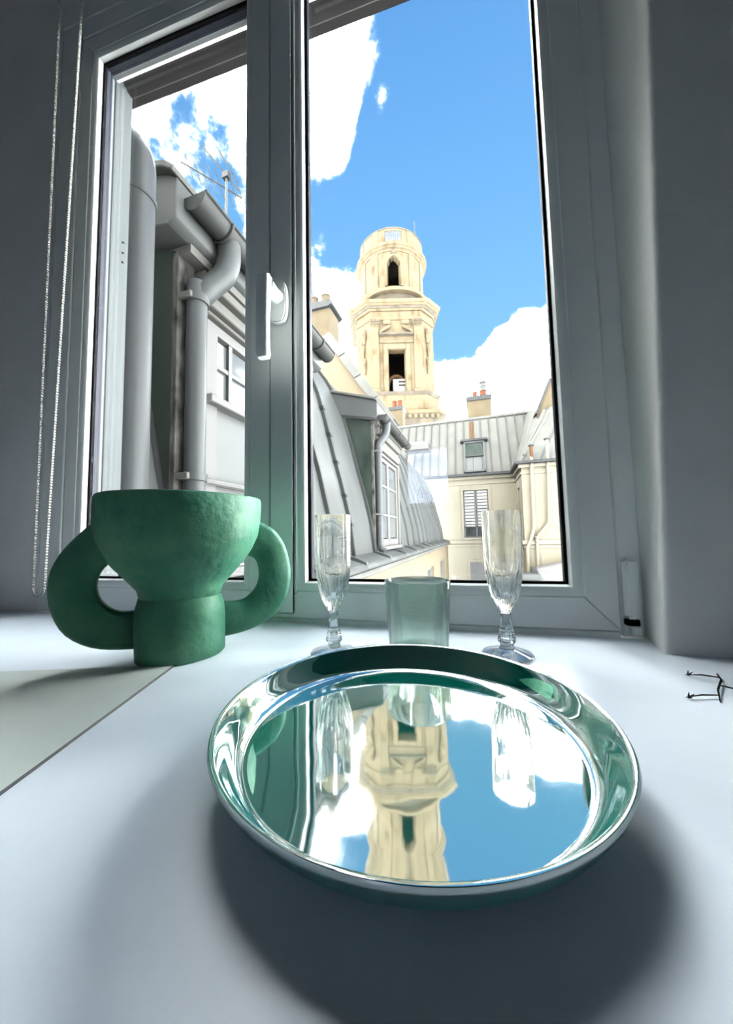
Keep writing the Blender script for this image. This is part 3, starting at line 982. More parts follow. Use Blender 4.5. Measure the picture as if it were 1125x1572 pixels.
# ------------------------------------------------------------------ dormers
def dormer(name, label, u0, u1, style, dz=0.0, dg=-0.12):
    d = thing(name, wloc((u0 + u1) / 2, -1.25, -0.06), label, 'dormer')
    V0 = -1.20
    # zinc cheeks, from the front corner back to the roof slope
    chk = [(V0 - 0.01, -0.055), (V0 - 0.012, 1.56 + dz), (-1.66, 1.70 + dz), (-1.58, 1.62), (-1.50, 1.33), (-1.42, 0.98), (-1.34, 0.68), (-1.25, 0.28)]
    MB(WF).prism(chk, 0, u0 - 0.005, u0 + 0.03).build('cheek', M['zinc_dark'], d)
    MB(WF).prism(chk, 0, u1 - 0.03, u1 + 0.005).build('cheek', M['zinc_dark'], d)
    # lead flashing where the cheek meets the slope
    fp = [(u0 - 0.012, -1.24, 0.28), (u0 - 0.012, -1.325, 0.68), (u0 - 0.012, -1.405, 0.98), (u0 - 0.012, -1.49, 1.33), (u0 - 0.012, -1.57, 1.62)]
    MB(WF).tube(fp, 0.012, 6).build('flashing', M['lead'], d)
    # corner boards
    MB(WF).box((u0 - 0.008, V0 - 0.022, -0.05), (u0 + 0.085, V0 + 0.012, 1.55 + dz)).build('corner_board', M['flaking'], d, bevel=0.004)
    MB(WF).box((u1 - 0.085, V0 - 0.022, -0.05), (u1 + 0.008, V0 + 0.012, 1.55 + dz)).build('corner_board', M['cream_trim'], d, bevel=0.004)
    # stacked head mouldings under the eave
    for (z0, z1, pv) in ((1.215, 1.255, 0.02), (1.265, 1.325, 0.045), (1.335, 1.42, 0.028), (1.43, 1.53, 0.062)):
        k_ = (1.53 + dz - 1.215) / 0.315
        MB(WF).box((u0 + 0.09, V0 - 0.05, 1.215 + (z0 - 1.215) * k_), (u1 - 0.09, V0 + pv, 1.215 + (z1 - 1.215) * k_)).build('head_moulding', M['cream_trim'], d, bevel=0.006)
    MB(WF).box((u0, V0 - 0.4, 1.535 + dz), (u1, V0 + 0.07, 1.575 + dz)).build('soffit', M['cream_trim'], d)
    # roof slab and its top sheet
    ro = MB(WF)
    ro.prism([(-2.0, 2.03 + dz), (-1.73, 1.975 + dz), (-1.15, 1.80 + dz), (-1.105, 1.77 + dz), (-1.105, 1.60 + dz), (-1.15, 1.578 + dz), (-1.60, 1.665 + dz), (-2.0, 1.80 + dz)], 0, u0 - 0.10, u1 + 0.10)
    rf = ro.build('roof', M['zinc'], d, bevel=0.006)
    MB(WF).prism([(-2.0, 2.06 + dz), (-1.73, 2.005 + dz), (-1.14, 1.828 + dz), (-1.095, 1.79 + dz), (-1.105, 1.772 + dz), (-1.15, 1.802 + dz), (-1.73, 1.977 + dz), (-2.0, 2.032 + dz)], 0, u0 - 0.13, u1 + 0.13).build('top_sheet', M['zinc_pale'], rf, bevel=0.004)
    # half-round gutter
    gt = MB(WF)
    n = 10
    rows = []
    for uu in (u0 - 0.06, u1 + 0.10):
        out_ = [(uu, -1.055 + 0.058 * math.cos(a), (1.735 + dg) + 0.062 * math.sin(a)) for a in [math.pi + math.pi * k / n for k in range(n + 1)]]
        in_ = [(uu, -1.055 + 0.052 * math.cos(a), (1.735 + dg) + 0.056 * math.sin(a)) for a in [2 * math.pi - math.pi * k / n for k in range(n + 1)]]
        rows.append(out_ + in_)
    gt.strip(rows, closed=True, cap=True)
    g_ = gt.build('gutter', M['gutter'], d, ang=50)
    for uu in (u0 - 0.063, u1 + 0.097):
        MB(WF).prism([(-1.055 + 0.060 * math.cos(a), (1.735 + dg) + 0.064 * math.sin(a)) for a in [math.pi + math.pi * k / n for k in range(n + 1)]], 0, uu, uu + 0.006).build('gutter_end', M['gutter'], g_)
    MB(WF).tube([(u0 - 0.06, -0.998, (1.735 + dg)), (u1 + 0.10, -0.998, (1.735 + dg))], 0.009, 6).build('gutter_lip', M['gutter'], g_)
    for uu in (u0 + 0.1, (u0 + u1) / 2, u1 - 0.1):
        MB(WF).tube([(uu, -1.055 + 0.063 * math.cos(a), (1.735 + dg) + 0.067 * math.sin(a)) for a in [math.pi + math.pi * k / n for k in range(n + 1)]], 0.007, 6).build('gutter_strap', M['gutter'], g_)
    # swan-neck and downpipe
    pu = u0 + 0.055
    path = [(pu + 0.10, -1.06, 1.70 + dg), (pu + 0.10, -1.06, 1.62 + dg), (pu + 0.085, -1.075, 1.54 + dg), (pu + 0.04, -1.115, 1.46 + dg), (pu + 0.01, -1.14, 1.40 + dg), (pu, -1.145, 1.22)]
    nk = MB(WF)
    nk.tube(smooth_pts(path, 4), [0.052] * 9 + [0.050] * 6 + [0.045] * 6, 16)
    nk.build('swan_neck', M['pipe'], d)
    dwn = MB(WF).tube([(pu, -1.145, 1.27), (pu, -1.145, 0.03), (pu, -1.13, -0.02), (pu, -1.09, -0.06)], [0.043, 0.043, 0.045, 0.047], 18).build('downpipe', M['pipe'], d)
    for z in (1.19, 0.40):
        MB(WF).lathe([(0.042, -0.018), (0.051, -0.016), (0.051, 0.016), (0.042, 0.018)], 18, c=(pu, -1.145, z)).build('collar', M['pipe'], dwn)
        MB(WF).box((pu - 0.060, -1.20, z - 0.014), (pu - 0.042, -1.125, z + 0.014)).build('bracket', M['zinc_pale'], dwn, bevel=0.003)
    # window
    a, b, z0, z1 = u0 + 0.20, u1 - 0.14, 0.0, 1.205
    wn_ = MB(WF)
    fw = 0.05
    mid = (a + b) / 2
    vb, vf = V0 - 0.05, V0 - 0.005
    for (q0, q1, s0, s1) in ((a - 0.03, a + fw, z0, z1), (b - fw, b + 0.03, z0, z1), (mid - 0.05, mid + 0.05, z0 + fw, z1 - fw), (a + fw, b - fw, z0, z0 + 0.09), (a + fw, b - fw, z1 - fw, z1)):
        wn_.box((q0, vb, s0), (q1, vf, s1))
    win = wn_.build('window_frame', M['white_paint'], d)
    if style == 'panes':
        bars = [0.42, 0.82]
    else:
        bars = [0.41, 0.80]
    for zb in bars:
        for (q0, q1) in ((a + fw, mid - 0.05), (mid + 0.05, b - fw)):
            MB(WF).box((q0, vb + 0.008, zb - 0.016), (q1, vf - 0.004, zb + 0.016)).build('glazing_bar', M['white_paint'], win)
    if style != 'panes':
        for ub in (a + 0.15, mid + 0.20):
            MB(WF).box((ub - 0.013, vb + 0.008, 0.816), (ub + 0.013, vf - 0.004, z1 - fw)).build('glazing_bar', M['white_paint'], win)
        for (q0, q1) in ((a + fw, mid - 0.05), (mid + 0.05, b - fw)):
            MB(WF).box((q0, vb + 0.010, 0.990), (q1, vf - 0.006, 1.012)).build('glazing_bar', M['white_paint'], win)
        MB(WF).box((a - 0.03, V0 - 0.02, 0.785), (b + 0.03, V0 + 0.035, 0.825)).build('transom_sill', M['white_paint'], win, bevel=0.005)
        MB(WF).tube([(a - 0.12, V0 + 0.02, 0.405), (b + 0.05, V0 + 0.02, 0.405)], 0.014, 8).build('guard_rail', M['white_paint'], win)
    levels = [z0 + 0.09] + bars + [z1 - fw]
    for i in range(3):
        for (q0, q1) in ((a + fw, mid - 0.05), (mid + 0.05, b - fw)):
            mt = M['frosted'] if (style != 'panes' and i < 2) else M['pane_far']
            MB(WF).box((q0, V0 - 0.032, levels[i] + 0.014), (q1, V0 - 0.026, levels[i + 1] - 0.014)).build('pane', mt, win)
    MB(WF).box((a - 0.06, V0 - 0.03, -0.055), (b + 0.06, V0 + 0.05, -0.005)).build('sill', M['white_paint'], win, bevel=0.005)
    # dim room behind the glass, closed at the back
    MB(WF).box((a, V0 - 0.12, z0), (b, V0 - 0.09, z1)).build('curtain', M['frosted'], win)
    return d


M['pane_far'] = material('far_pane', ext((0.45, 0.50, 0.52)), 0.05, var=0.08, vscale=3, spec=0.22)
dormer('dormer', 'near zinc dormer with a flaking corner board, seen through the left sash', D1[0], D1[1], 'panel', -0.16, -0.185)
dormer('dormer', 'farther zinc dormer with a tall white window, seen through the right sash', D2[0], D2[1], 'panes')

# tv antenna on the wing roof
an = thing('tv_antenna', wloc(3.0, -2.58, 2.76), 'thin rusty television antenna on the roof above the near dormer', 'antenna')
MB(WF).tube([(3.0, -2.58, 2.70), (3.0, -2.58, 4.32)], 0.014, 6).build('mast', M['zinc_pale'], an)
bm_ = MB(WF).tube([(2.72, -2.95, 4.30), (3.12, -2.46, 4.10)], 0.007, 6).build('boom', M['stone_grey'], an)
for k in range(9):
    t_ = k / 8
    c_ = (2.72 + 0.40 * t_, -2.95 + 0.49 * t_, 4.30 - 0.20 * t_)
    l = 0.14 + 0.10 * t_
    MB(WF).tube([(c_[0] + 0.1 * l, c_[1] + 0.3 * l, c_[2] - l), (c_[0] - 0.1 * l, c_[1] - 0.3 * l, c_[2] + l)], 0.0035, 5).build('element', M['stone_grey'], bm_)
MB(WF).tube([(2.90, -2.84, 4.66), (3.0, -2.58, 4.30), (3.05, -2.45, 4.12)], 0.007, 5).build('cross_arm', M['stone_grey'], an)
MB(WF).tube([(2.96, -2.66, 4.60), (3.04, -2.46, 4.22)], 0.006, 5).build('cross_arm', M['stone_grey'], an)
MB(WF).box((2.97, -2.62, 4.26), (3.03, -2.54, 4.33)).build('clamp', M['lead'], an)

# gable wall with zinc coping, behind the dormers
gw = thing('gable_wall', wloc(8.0, -3.2, 2.0), 'cream party wall with a sloping pale zinc coping beside the tower', 'wall')
MB(WF).prism([(-1.98, 2.5), (-1.98, 2.98), (-3.50, 5.27), (-5.2, 5.27), (-5.2, 2.5)], 0, 7.95, 8.35).build('wall', M['chimney_wall'] if 'chimney_wall' in M else M['render_wing'], gw)
segs = [(-1.80, 2.88), (-2.22, 3.51), (-2.64, 4.14), (-3.06, 4.77), (-3.50, 5.43)]
for i in range(4):
    (v0, z0), (v1, z1) = segs[i], segs[i + 1]
    MB(WF).hexa([(7.86, v0 - 0.16, z0 - 0.03), (8.44, v0 - 0.16, z0 - 0.03), (8.44, v1 - 0.16, z1 - 0.05), (7.86, v1 - 0.16, z1 - 0.05),
                 (7.86, v0 + 0.03, z0 + 0.06), (8.44, v0 + 0.03, z0 + 0.06), (8.44, v1 + 0.03, z1 + 0.04), (7.86, v1 + 0.03, z1 + 0.04)]).build('coping_sheet', M['zinc_pale'], gw, bevel=0.01)


def chimney(name, label, xf, u0, u1, v0, v1, z0, z1, pots, capw=0.07, mat='chimney'):
    c = thing(name, xf((u0 + u1) / 2, (v0 + v1) / 2, z0), label, 'chimney')
    MB(xf).box((u0, v0, z0), (u1, v1, z1)).build('stack', M[mat], c)
    cp = MB(xf)
    cp.prism([(v0 - capw, z1 + 0.05), (v0 - capw, z1 + 0.13), (v0 - capw * 0.3, z1 + 0.18), (v1 + capw * 0.3, z1 + 0.18), (v1 + capw, z1 + 0.13), (v1 + capw, z1 + 0.05), (v1, z1), (v0, z1)], 0, u0 - capw, u1 + capw)
    cp.build('cap', M['lead'], c)
    for (u, v, r, h, mt) in pots:
        MB(xf).lathe([(0, 0), (r * 1.1, 0), (r, h * 0.15), (r * 0.86, h * 0.9), (r * 1.0, h * 0.92), (r * 1.0, h), (r * 0.75, h), (r * 0.7, h * 0.6), (0, h * 0.6)], 14, c=(u, v, z1 + 0.18)).build('pot', M[mt], c)
    return c


chimney('chimney', 'tall cream chimney stack at the left edge of the right pane', WF, 8.0, 8.6, -4.4, -3.50, 5.25, 6.22, [(8.3, -3.75, 0.13, 0.40, 'chimney'), (8.3, -4.1, 0.13, 0.40, 'chimney')], 0.09)
chimney('chimney', 'small cream chimney with red pots in front of the tower foot', WF, 17.0, 17.6, -4.12, -3.43, 4.85, 6.62, [(17.3, -3.92, 0.13, 0.40, 'terracotta'), (17.3, -3.62, 0.13, 0.40, 'terracotta')], 0.05)

# ================================================================== THE BUILDING AT THE END OF THE COURT
cb = thing('court_building', wloc(14.5, 0.5, -12), 'cream building with a zinc mansard roof closing the court', 'building')
UF, UJ, VJ = 13.5, 11.8, 1.40          # far facade, projecting block, its left side


def window_far(parent, a, b, z0, z1, uf, kind):
    """opening a..b (v) on a facade facing us at depth uf"""
    f = MB(WF)
    fw = 0.05
    for (q0, q1, s0, s1) in ((a, a + fw, z0, z1), (b - fw, b, z0, z1), (a + fw, b - fw, z0, z0 + fw), (a + fw, b - fw, z1 - fw, z1), ((a + b) / 2 - 0.03, (a + b) / 2 + 0.03, z0 + fw, z1 - fw)):
        f.box((uf + 0.10, q0, s0), (uf + 0.15, q1, s1))
    wv = f.build('window', M['white_paint'], parent)
    if kind == 'shutter':
        for (q0, q1) in ((a + 0.02, (a + b) / 2 - 0.03), ((a + b) / 2 + 0.03, b - 0.02)):
            st = MB(WF)
            st.box((uf + 0.03, q0, z0 + 0.40), (uf + 0.06, q0 + 0.03, z1 - 0.02))
            st.box((uf + 0.03, q1 - 0.03, z0 + 0.40), (uf + 0.06, q1, z1 - 0.02))
            st.build('shutter_stile', M['white_paint'], wv)
            n = 12
            for k in range(n):
                zc = z0 + 0.44 + (z1 - z0 - 0.50) * k / (n - 1)
                MB(WF).hexa([(uf + 0.030, q0 + 0.03, zc - 0.050), (uf + 0.030, q1 - 0.03, zc - 0.050), (uf + 0.055, q1 - 0.03, zc + 0.040), (uf + 0.055, q0 + 0.03, zc + 0.040),
                             (uf + 0.022, q0 + 0.03, zc - 0.046), (uf + 0.022, q1 - 0.03, zc - 0.046), (uf + 0.047, q1 - 0.03, zc + 0.044), (uf + 0.047, q0 + 0.03, zc + 0.044)]).build('slat', M['slat'], wv)
        MB(WF).box((uf + 0.105, a + 0.03, z0 + 0.03), (uf + 0.115, b - 0.03, z1 - 0.03)).build('pane', M['dark_glass'], wv)
        # iron guard
        for zr in (z0 + 0.05, z0 + 0.40):
            MB(WF).box((uf - 0.04, a - 0.02, zr - 0.012), (uf - 0.015, b + 0.02, zr + 0.012)).build('guard_rail', M['lead'], wv)
        nb = 9
        for k in range(nb):
            vv = a + (b - a) * k / (nb - 1)
            MB(WF).box((uf - 0.035, vv - 0.010, z0 + 0.05), (uf - 0.02, vv + 0.010, z0 + 0.40)).build('guard_bar', M['lead'], wv)
    else:
        mt = M['frosted'] if kind == 'blind' else M['dark_glass']
        MB(WF).box((uf + 0.115, a + fw, z0 + fw), (uf + 0.125, b - fw, z1 - fw)).build('pane', mt, wv)
    MB(WF).box((uf - 0.06, a - 0.08, z0 - 0.08), (uf + 0.1, b + 0.08, z0)).build('sill', M['render_pale'], wv)
    s_ = MB(WF)
    s_.box((uf - 0.03, a - 0.10, z0), (uf + 0.02, a - 0.005, z1 + 0.10))
    s_.box((uf - 0.03, b + 0.005, z0), (uf + 0.02, b + 0.10, z1 + 0.10))
    s_.box((uf - 0.03, a - 0.005, z1 + 0.005), (uf + 0.02, b + 0.005, z1 + 0.10))
    s_.build('surround', M['render_pale'], wv)
    return wv


def holed_wall(uf, v0, v1, z0, z1, holes, th=0.4):
    """facade facing us, cut round rectangular holes"""
    m = MB(WF)
    vs_ = sorted(set([v0, v1] + [h[0] for h in holes] + [h[1] for h in holes]))
    for i in range(len(vs_) - 1):
        a, b = vs_[i], vs_[i + 1]
        hs = sorted([(h[2], h[3]) for h in holes if h[0] <= a + 1e-6 and h[1] >= b - 1e-6])
        z = z0
        for (p, q) in hs:
            m.box((uf, a, z), (uf + th, b, p))
            z = q
        m.box((uf, a, z), (uf + th, b, z1))
    return m


ZG = 2.36
holes = [(-0.47, 0.42, 0.0, 1.79), (-0.32, 0.30, -2.5, -0.92), (-3.4, -2.5, 0.0, 1.79)]
holed_wall(UF, -6.0, VJ, -12, ZG - 0.10, holes).build('wall', M['render_pale'], cb)
MB(WF).box((UF + 0.6, -6, -12), (UF + 0.9, VJ + 0.5, ZG)).build('inner_wall', M['stone_dark'], cb)
window_far(cb, -0.47, 0.42, 0.0, 1.79, UF, 'shutter')
window_far(cb, -0.32, 0.30, -2.5, -0.92, UF, 'blind')
# projecting block on the right
holed_wall(UJ, VJ, 7.0, -12, ZG - 0.10, []).build('wall', M['render'], cb)
m_ = MB(WF)
for (a, b, z0, z1) in ((UJ + 0.4, 12.55, -12, ZG - 0.1), (12.55, 13.10, -12, 0.0), (12.55, 13.10, 1.70, ZG - 0.1), (13.10, UF, -12, ZG - 0.1)):
    m_.box((a, VJ, z0), (b, VJ + 0.4, z1))
m_.build('side_wall', M['render_pale'], cb)
f_ = MB(WF)
for (q0, q1, s0, s1) in ((12.55, 12.60, 0.0, 1.7), (13.05, 13.10, 0.0, 1.7), (12.60, 13.05, 0.0, 0.05), (12.60, 13.05, 1.65, 1.70)):
    f_.box((q0, VJ + 0.08, s0), (q1, VJ + 0.14, s1))
wv = f_.build('window', M['cream_trim'], cb)
MB(WF).box((12.60, VJ + 0.10, 0.05), (13.05, VJ + 0.11, 1.65)).build('pane', M['dark_glass'], wv)
# string courses and cornice
for (z0, z1, pr_) in ((-0.22, -0.10, 0.07), (-0.34, -0.25, 0.03), (ZG - 0.36, ZG - 0.30, 0.03), (ZG - 0.16, ZG - 0.05, 0.09)):
    MB(WF).box((UF - pr_, -6, z0), (UF, VJ, z1)).build('string_course', M['render_pale'], cb)
    MB(WF).box((UJ - pr_, VJ - pr_, z0), (UJ, 7.0, z1)).build('string_course', M['render_pale'], cb)
    MB(WF).box((UJ, VJ - pr_, z0), (UF, VJ, z1)).build('string_course', M['render_pale'], cb)
# gutters
for (a, b, nm) in (((UF - 0.20, -6, ZG - 0.06), (UF - 0.02, VJ - 0.16, ZG + 0.05), 'gutter'), ((UJ - 0.20, VJ - 0.20, ZG - 0.06), (UJ - 0.02, 7.0, ZG + 0.05), 'gutter'), ((UJ - 0.02, VJ - 0.20, ZG - 0.06), (UF - 0.02, VJ - 0.04, ZG + 0.05), 'gutter')):
    MB(WF).box(a, b).build(nm, M['lead'], cb, bevel=0.02)
# roof planes
ZR = 4.93
HA = (13.2, 2.62, 4.50)                 # top of the hip on the right


def slab(pts, th, name, mat, parent):
    P = [Vector(p) for p in pts]
    nrm = (P[1] - P[0]).cross(P[2] - P[0]).normalized() * th
    vs_ = [tuple(p) for p in P] + [tuple(p - nrm) for p in P]
    n = len(P)
    return MB(WF).add(vs_, [tuple(range(n)), tuple(range(2 * n - 1, n - 1, -1))] + [(i, (i + 1) % n, n + (i + 1) % n, n + i) for i in range(n)]).build(name, mat, parent)


RU0, RU1 = UF - 0.04, 14.75


def left_roof(v, t, off=0.0):
    return (RU0 + (RU1 - RU0) * t - off * 0.9, v, ZG + (ZR - ZG) * t + off * 0.42)


vv = -6.0
edges = [-6.0]
while vv < 2.3:
    vv += 0.33
    edges.append(vv)
for i in range(len(edges) - 1):
    a, b = edges[i] + 0.002, edges[i + 1] - 0.002
    slab([left_roof(a, 0), left_roof(b, 0), left_roof(b, 1), left_roof(a, 1)], -0.04, 'zinc_sheet', M['zinc_pale'], cb)
    MB(WF).hexa([left_roof(b - 0.015, 0), left_roof(b + 0.019, 0), left_roof(b + 0.019, 1), left_roof(b - 0.015, 1), left_roof(b - 0.011, 0, 0.05), left_roof(b + 0.015, 0, 0.05), left_roof(b + 0.015, 1, 0.05), left_roof(b - 0.011, 1, 0.05)]).build('batten', M['zinc'], cb)
MB(WF).box((RU1 - 0.08, -6, ZR - 0.05), (RU1 + 0.12, 2.2, ZR + 0.07)).build('ridge_roll', M['zinc_pale'], cb, bevel=0.03)
slab([(RU1, -6, ZR), (RU1, 4, ZR), (RU1 + 5, 4, ZR - 0.2), (RU1 + 5, -6, ZR - 0.2)], -0.05, 'roof_top', M['zinc_pale'], cb)
# roof of the projecting block: side slope facing left, front slope facing us
J0 = (UJ - 0.04, VJ - 0.04, ZG)
J1 = (UF, VJ - 0.04, ZG)
T0 = HA
T1 = (RU1, 2.1, ZR)


def lerp3(a, b, t):
    return tuple(a[i] + (b[i] - a[i]) * t for i in range(3))


for k in range(4):
    t0, t1 = k / 4 + 0.002, (k + 1) / 4 - 0.002
    slab([lerp3(J0, J1, t1), lerp3(J0, J1, t0), lerp3(T0, T1, t0), lerp3(T0, T1, t1)], 0.04, 'zinc_sheet', M['zinc_pale'], cb)
    if k:
        p, q = lerp3(J0, J1, t0), lerp3(T0, T1, t0)
        MB(WF).tube([p, q], 0.03, 5).build('batten', M['zinc'], cb)
TR = (HA[0], 7.0, HA[2])
JR = (UJ - 0.04, 7.0, ZG)
nf = 10
for k in range(nf):
    t0, t1 = k / nf + 0.001, (k + 1) / nf - 0.001
    slab([lerp3(J0, JR, t0), lerp3(J0, JR, t1), lerp3(T0, TR, t1), lerp3(T0, TR, t0)], -0.04, 'zinc_sheet', M['zinc_pale'], cb)
    if k:
        MB(WF).tube([lerp3(J0, JR, t0), lerp3(T0, TR, t0)], 0.03, 5).build('batten', M['zinc'], cb)
MB(WF).tube([J0, T0], 0.055, 8).build('hip_roll', M['zinc_pale'], cb)
MB(WF).tube([T0, T1], 0.05, 8).build('ridge_roll', M['zinc_pale'], cb)
slab([T0, TR, (HA[0] + 5, 7, HA[2]), (HA[0] + 5, HA[1], HA[2])], 0.05, 'roof_top', M['zinc_pale'], cb)
# skylight with a blind, its rust streak above
sk = MB(WF)
a, b = -0.40, 0.40
t0, t1 = 0.03, 0.56
for (q0, q1, s0, s1) in ((a, a + 0.07, t0, t1), (b - 0.07, b, t0, t1), (a, b, t1 - 0.035, t1), (a, b, t0, t0 + 0.03)):
    sk.hexa([left_roof(q0, s0), left_roof(q1, s0), left_roof(q1, s1), left_roof(q0, s1), left_roof(q0, s0, 0.11), left_roof(q1, s0, 0.11), left_roof(q1, s1, 0.11), left_roof(q0, s1, 0.11)])
skl = sk.build('skylight', M['zinc'], cb)
MB(WF).hexa([left_roof(a + 0.07, 0.31, 0.06), left_roof(b - 0.07, 0.31, 0.06), left_roof(b - 0.07, 0.52, 0.06), left_roof(a + 0.07, 0.52, 0.06), left_roof(a + 0.07, 0.31, 0.075), left_roof(b - 0.07, 0.31, 0.075), left_roof(b - 0.07, 0.52, 0.075), left_roof(a + 0.07, 0.52, 0.075)]).build('roller_blind', M['zinc_dark'], skl)
MB(WF).hexa([left_roof(a + 0.05, 0.285, 0.05), left_roof(b - 0.05, 0.285, 0.05), left_roof(b - 0.05, 0.31, 0.05), left_roof(a + 0.05, 0.31, 0.05), left_roof(a + 0.05, 0.285, 0.12), left_roof(b - 0.05, 0.285, 0.12), left_roof(b - 0.05, 0.31, 0.12), left_roof(a + 0.05, 0.31, 0.12)]).build('blind_bar', M['lead'], skl)
MB(WF).hexa([left_roof(a + 0.07, 0.06, 0.04), left_roof(b - 0.07, 0.06, 0.04), left_roof(b - 0.07, 0.285, 0.04), left_roof(a + 0.07, 0.285, 0.04), left_roof(a + 0.07, 0.06, 0.05), left_roof(b - 0.07, 0.06, 0.05), left_roof(b - 0.07, 0.285, 0.05), left_roof(a + 0.07, 0.285, 0.05)]).build('pane', M['frosted'], skl)
MB(WF).hexa([left_roof(a - 0.12, 0.55, 0.0), left_roof(b + 0.12, 0.55, 0.0), left_roof(b + 0.12, 0.60, 0.0), left_roof(a - 0.12, 0.60, 0.0), left_roof(a - 0.12, 0.55, 0.16), left_roof(b + 0.12, 0.55, 0.16), left_roof(b + 0.12, 0.60, 0.10), left_roof(a - 0.12, 0.60, 0.10)]).build('hood', M['lead'], skl)
MB(WF).hexa([left_roof(-0.16, 0.60, 0.0), left_roof(0.02, 0.60, 0.0), left_roof(0.02, 0.94, 0.0), left_roof(-0.16, 0.94, 0.0), left_roof(-0.16, 0.60, 0.02), left_roof(0.02, 0.60, 0.02), left_roof(0.02, 0.94, 0.02), left_roof(-0.16, 0.94, 0.02)]).build('rust_streak', M['rust'], cb)
# low white roof box near the wing's gutter
MB(WF).box((12.9, -2.60, 3.40), (13.6, -1.65, 3.72)).build('roof_box', M['white_paint'], cb, bevel=0.02)

chimney('chimney', 'cream chimney with red pots and a metal cowl on the court roof', WF, 14.75, 15.9, -0.19, 0.74, 4.9, 5.72, [(15.2, 0.12, 0.11, 0.34, 'terracotta'), (15.2, 0.46, 0.15, 0.36, 'terracotta')], 0.05)
ck = tag(MB(WF).lathe([(0, 0), (0.12, 0), (0.12, 0.16), (0.14, 0.17), (0.14, 0.2), (0.11, 0.22), (0.11, 0.32), (0.15, 0.34), (0.15, 0.42), (0.0, 0.46)], 14, c=(15.2, 0.46, 6.26)).build('chimney_cowl', M['zinc']), 'small metal cowl on top of the court chimney pot', 'cowl')
cw = thing('chimney_wall', WF(13.6, 3.2, 4.4), 'cream sloped chimney wall at the right edge of the right pane', 'chimney')
MB(WF).prism([(2.22, 4.2), (2.22, 4.42), (2.70, 5.60), (4.5, 5.60), (4.5, 4.2)], 0, 13.4, 13.9).build('stack', M['chimney'], cw)
MB(WF).hexa([(13.34, 2.14, 4.42), (13.96, 2.14, 4.42), (13.96, 2.66, 5.66), (13.34, 2.66, 5.66), (13.34, 2.22, 4.40), (13.96, 2.22, 4.40), (13.96, 2.74, 5.64), (13.34, 2.74, 5.64)]).build('coping', M['lead'], cw)

# drain pipes on the projecting block
d2 = thing('drain_pipe', WF(UJ - 0.08, 1.62, -3), 'cream drain pipe with an open rusty top on the court facade', 'pipe')
MB(WF).tube([(UJ - 0.10, 1.70, 2.62), (UJ - 0.10, 1.68, 2.0), (UJ - 0.09, 1.66, 0.30), (UJ - 0.09, 1.55, -0.10), (UJ - 0.09, 1.45, -0.30), (UJ - 0.09, 1.44, -3)], 0.05, 12).build('tube', M['render_pale'], d2)
MB(WF).tube([(UJ - 0.10, 1.705, 2.90), (UJ - 0.10, 1.70, 2.50)], [0.055, 0.052], 12).build('rusty_top', M['rust'], d2)
MB(WF).tube([(UJ - 0.10, 1.705, 2.86), (UJ - 0.10, 1.705, 2.90)], 0.085, 12).build('cap', M['lead'], d2)
d3 = thing('drain_pipe', WF(UJ - 0.08, 2.1, -3), 'cream drain pipe with a slanting elbow on the court facade', 'pipe')
MB(WF).tube([(UJ - 0.10, 2.16, 3.02), (UJ - 0.10, 2.14, 2.0), (UJ - 0.09, 2.09, 0.50), (UJ - 0.09, 2.05, 0.38), (UJ - 0.09, 1.78, 0.06), (UJ - 0.09, 1.73, -0.06), (UJ - 0.09, 1.70, -3)], 0.048, 12).build('tube', M['render_pale'], d3)
MB(WF).tube([(UJ - 0.10, 2.16, 3.02), (UJ - 0.10, 2.16, 3.06)], 0.085, 12).build('cap', M['lead'], d3)
for z in (-0.12, 0.0):
    MB(WF).lathe([(0.048, -0.025), (0.062, -0.02), (0.062, 0.02), (0.048, 0.025)], 12, c=(UJ - 0.09, 1.725 + z * 0.05, z)).build('collar', M['render_pale'], d3)
# loose pipe lying up the roof slope
rp_ = MB(WF)
rp_.tube([(UJ + 0.02, 1.50, 2.62), (UJ + 0.55, 1.80, 3.25), (UJ + 0.85, 2.10, 3.85), (UJ + 1.15, 2.36, 4.38)], 0.035, 8)
tag(rp_.build('roof_pipe', M['zinc_pale'], origin=WF(UJ + 0.4, 1.8, 2.6)), 'pale pipe lying up the zinc hip on the right', 'pipe')

# lean-to canopy with a white canvas low in the court
cn = thing('canopy', WF(11.0, 1.7, -1.5), 'white canvas canopy on a grey shelf low in the court', 'canopy')
MB(WF).hexa([(10.7, 1.50, -1.6), (11.55, 1.50, -1.6), (11.55, 3.6, -1.6), (10.7, 3.6, -1.6), (11.2, 1.62, -0.92), (11.6, 1.62, -0.90), (11.6, 3.6, -0.45), (11.2, 3.6, -0.5)]).build('canvas', M['canvas'], cn, bevel=0.03)
MB(WF).box((10.6, 1.10, -1.18), (11.2, 1.62, -1.02)).build('shelf', M['zinc'], cn, bevel=0.01)
MB(WF).box((11.0, 1.45, -1.60), (11.1, 1.55, -0.86)).build('post', M['lead'], cn)

struct(MB(WF).box((-3, -6, -12.2), (60, 14, -12)).build('ground', M['paving']), 'paved court far below')

# ================================================================== THE CHURCH TOWER
TF = frame(-13.5)
TC = 4.3
UC = 51.6                      # depth of the tower axis
tw = thing('church_tower', TF(UC, TC, -5), 'pale stone church tower with a round top stage and an open belfry', 'church tower')


def octa(hw, ch):
    """plan of the chamfered square, half width hw, corner cut ch (u, v offsets)"""
    return [(-hw, -hw + ch), (-hw, hw - ch), (-hw + ch, hw), (hw - ch, hw), (hw, hw - ch), (hw, -hw + ch), (hw - ch, -hw), (-hw + ch, -hw)]


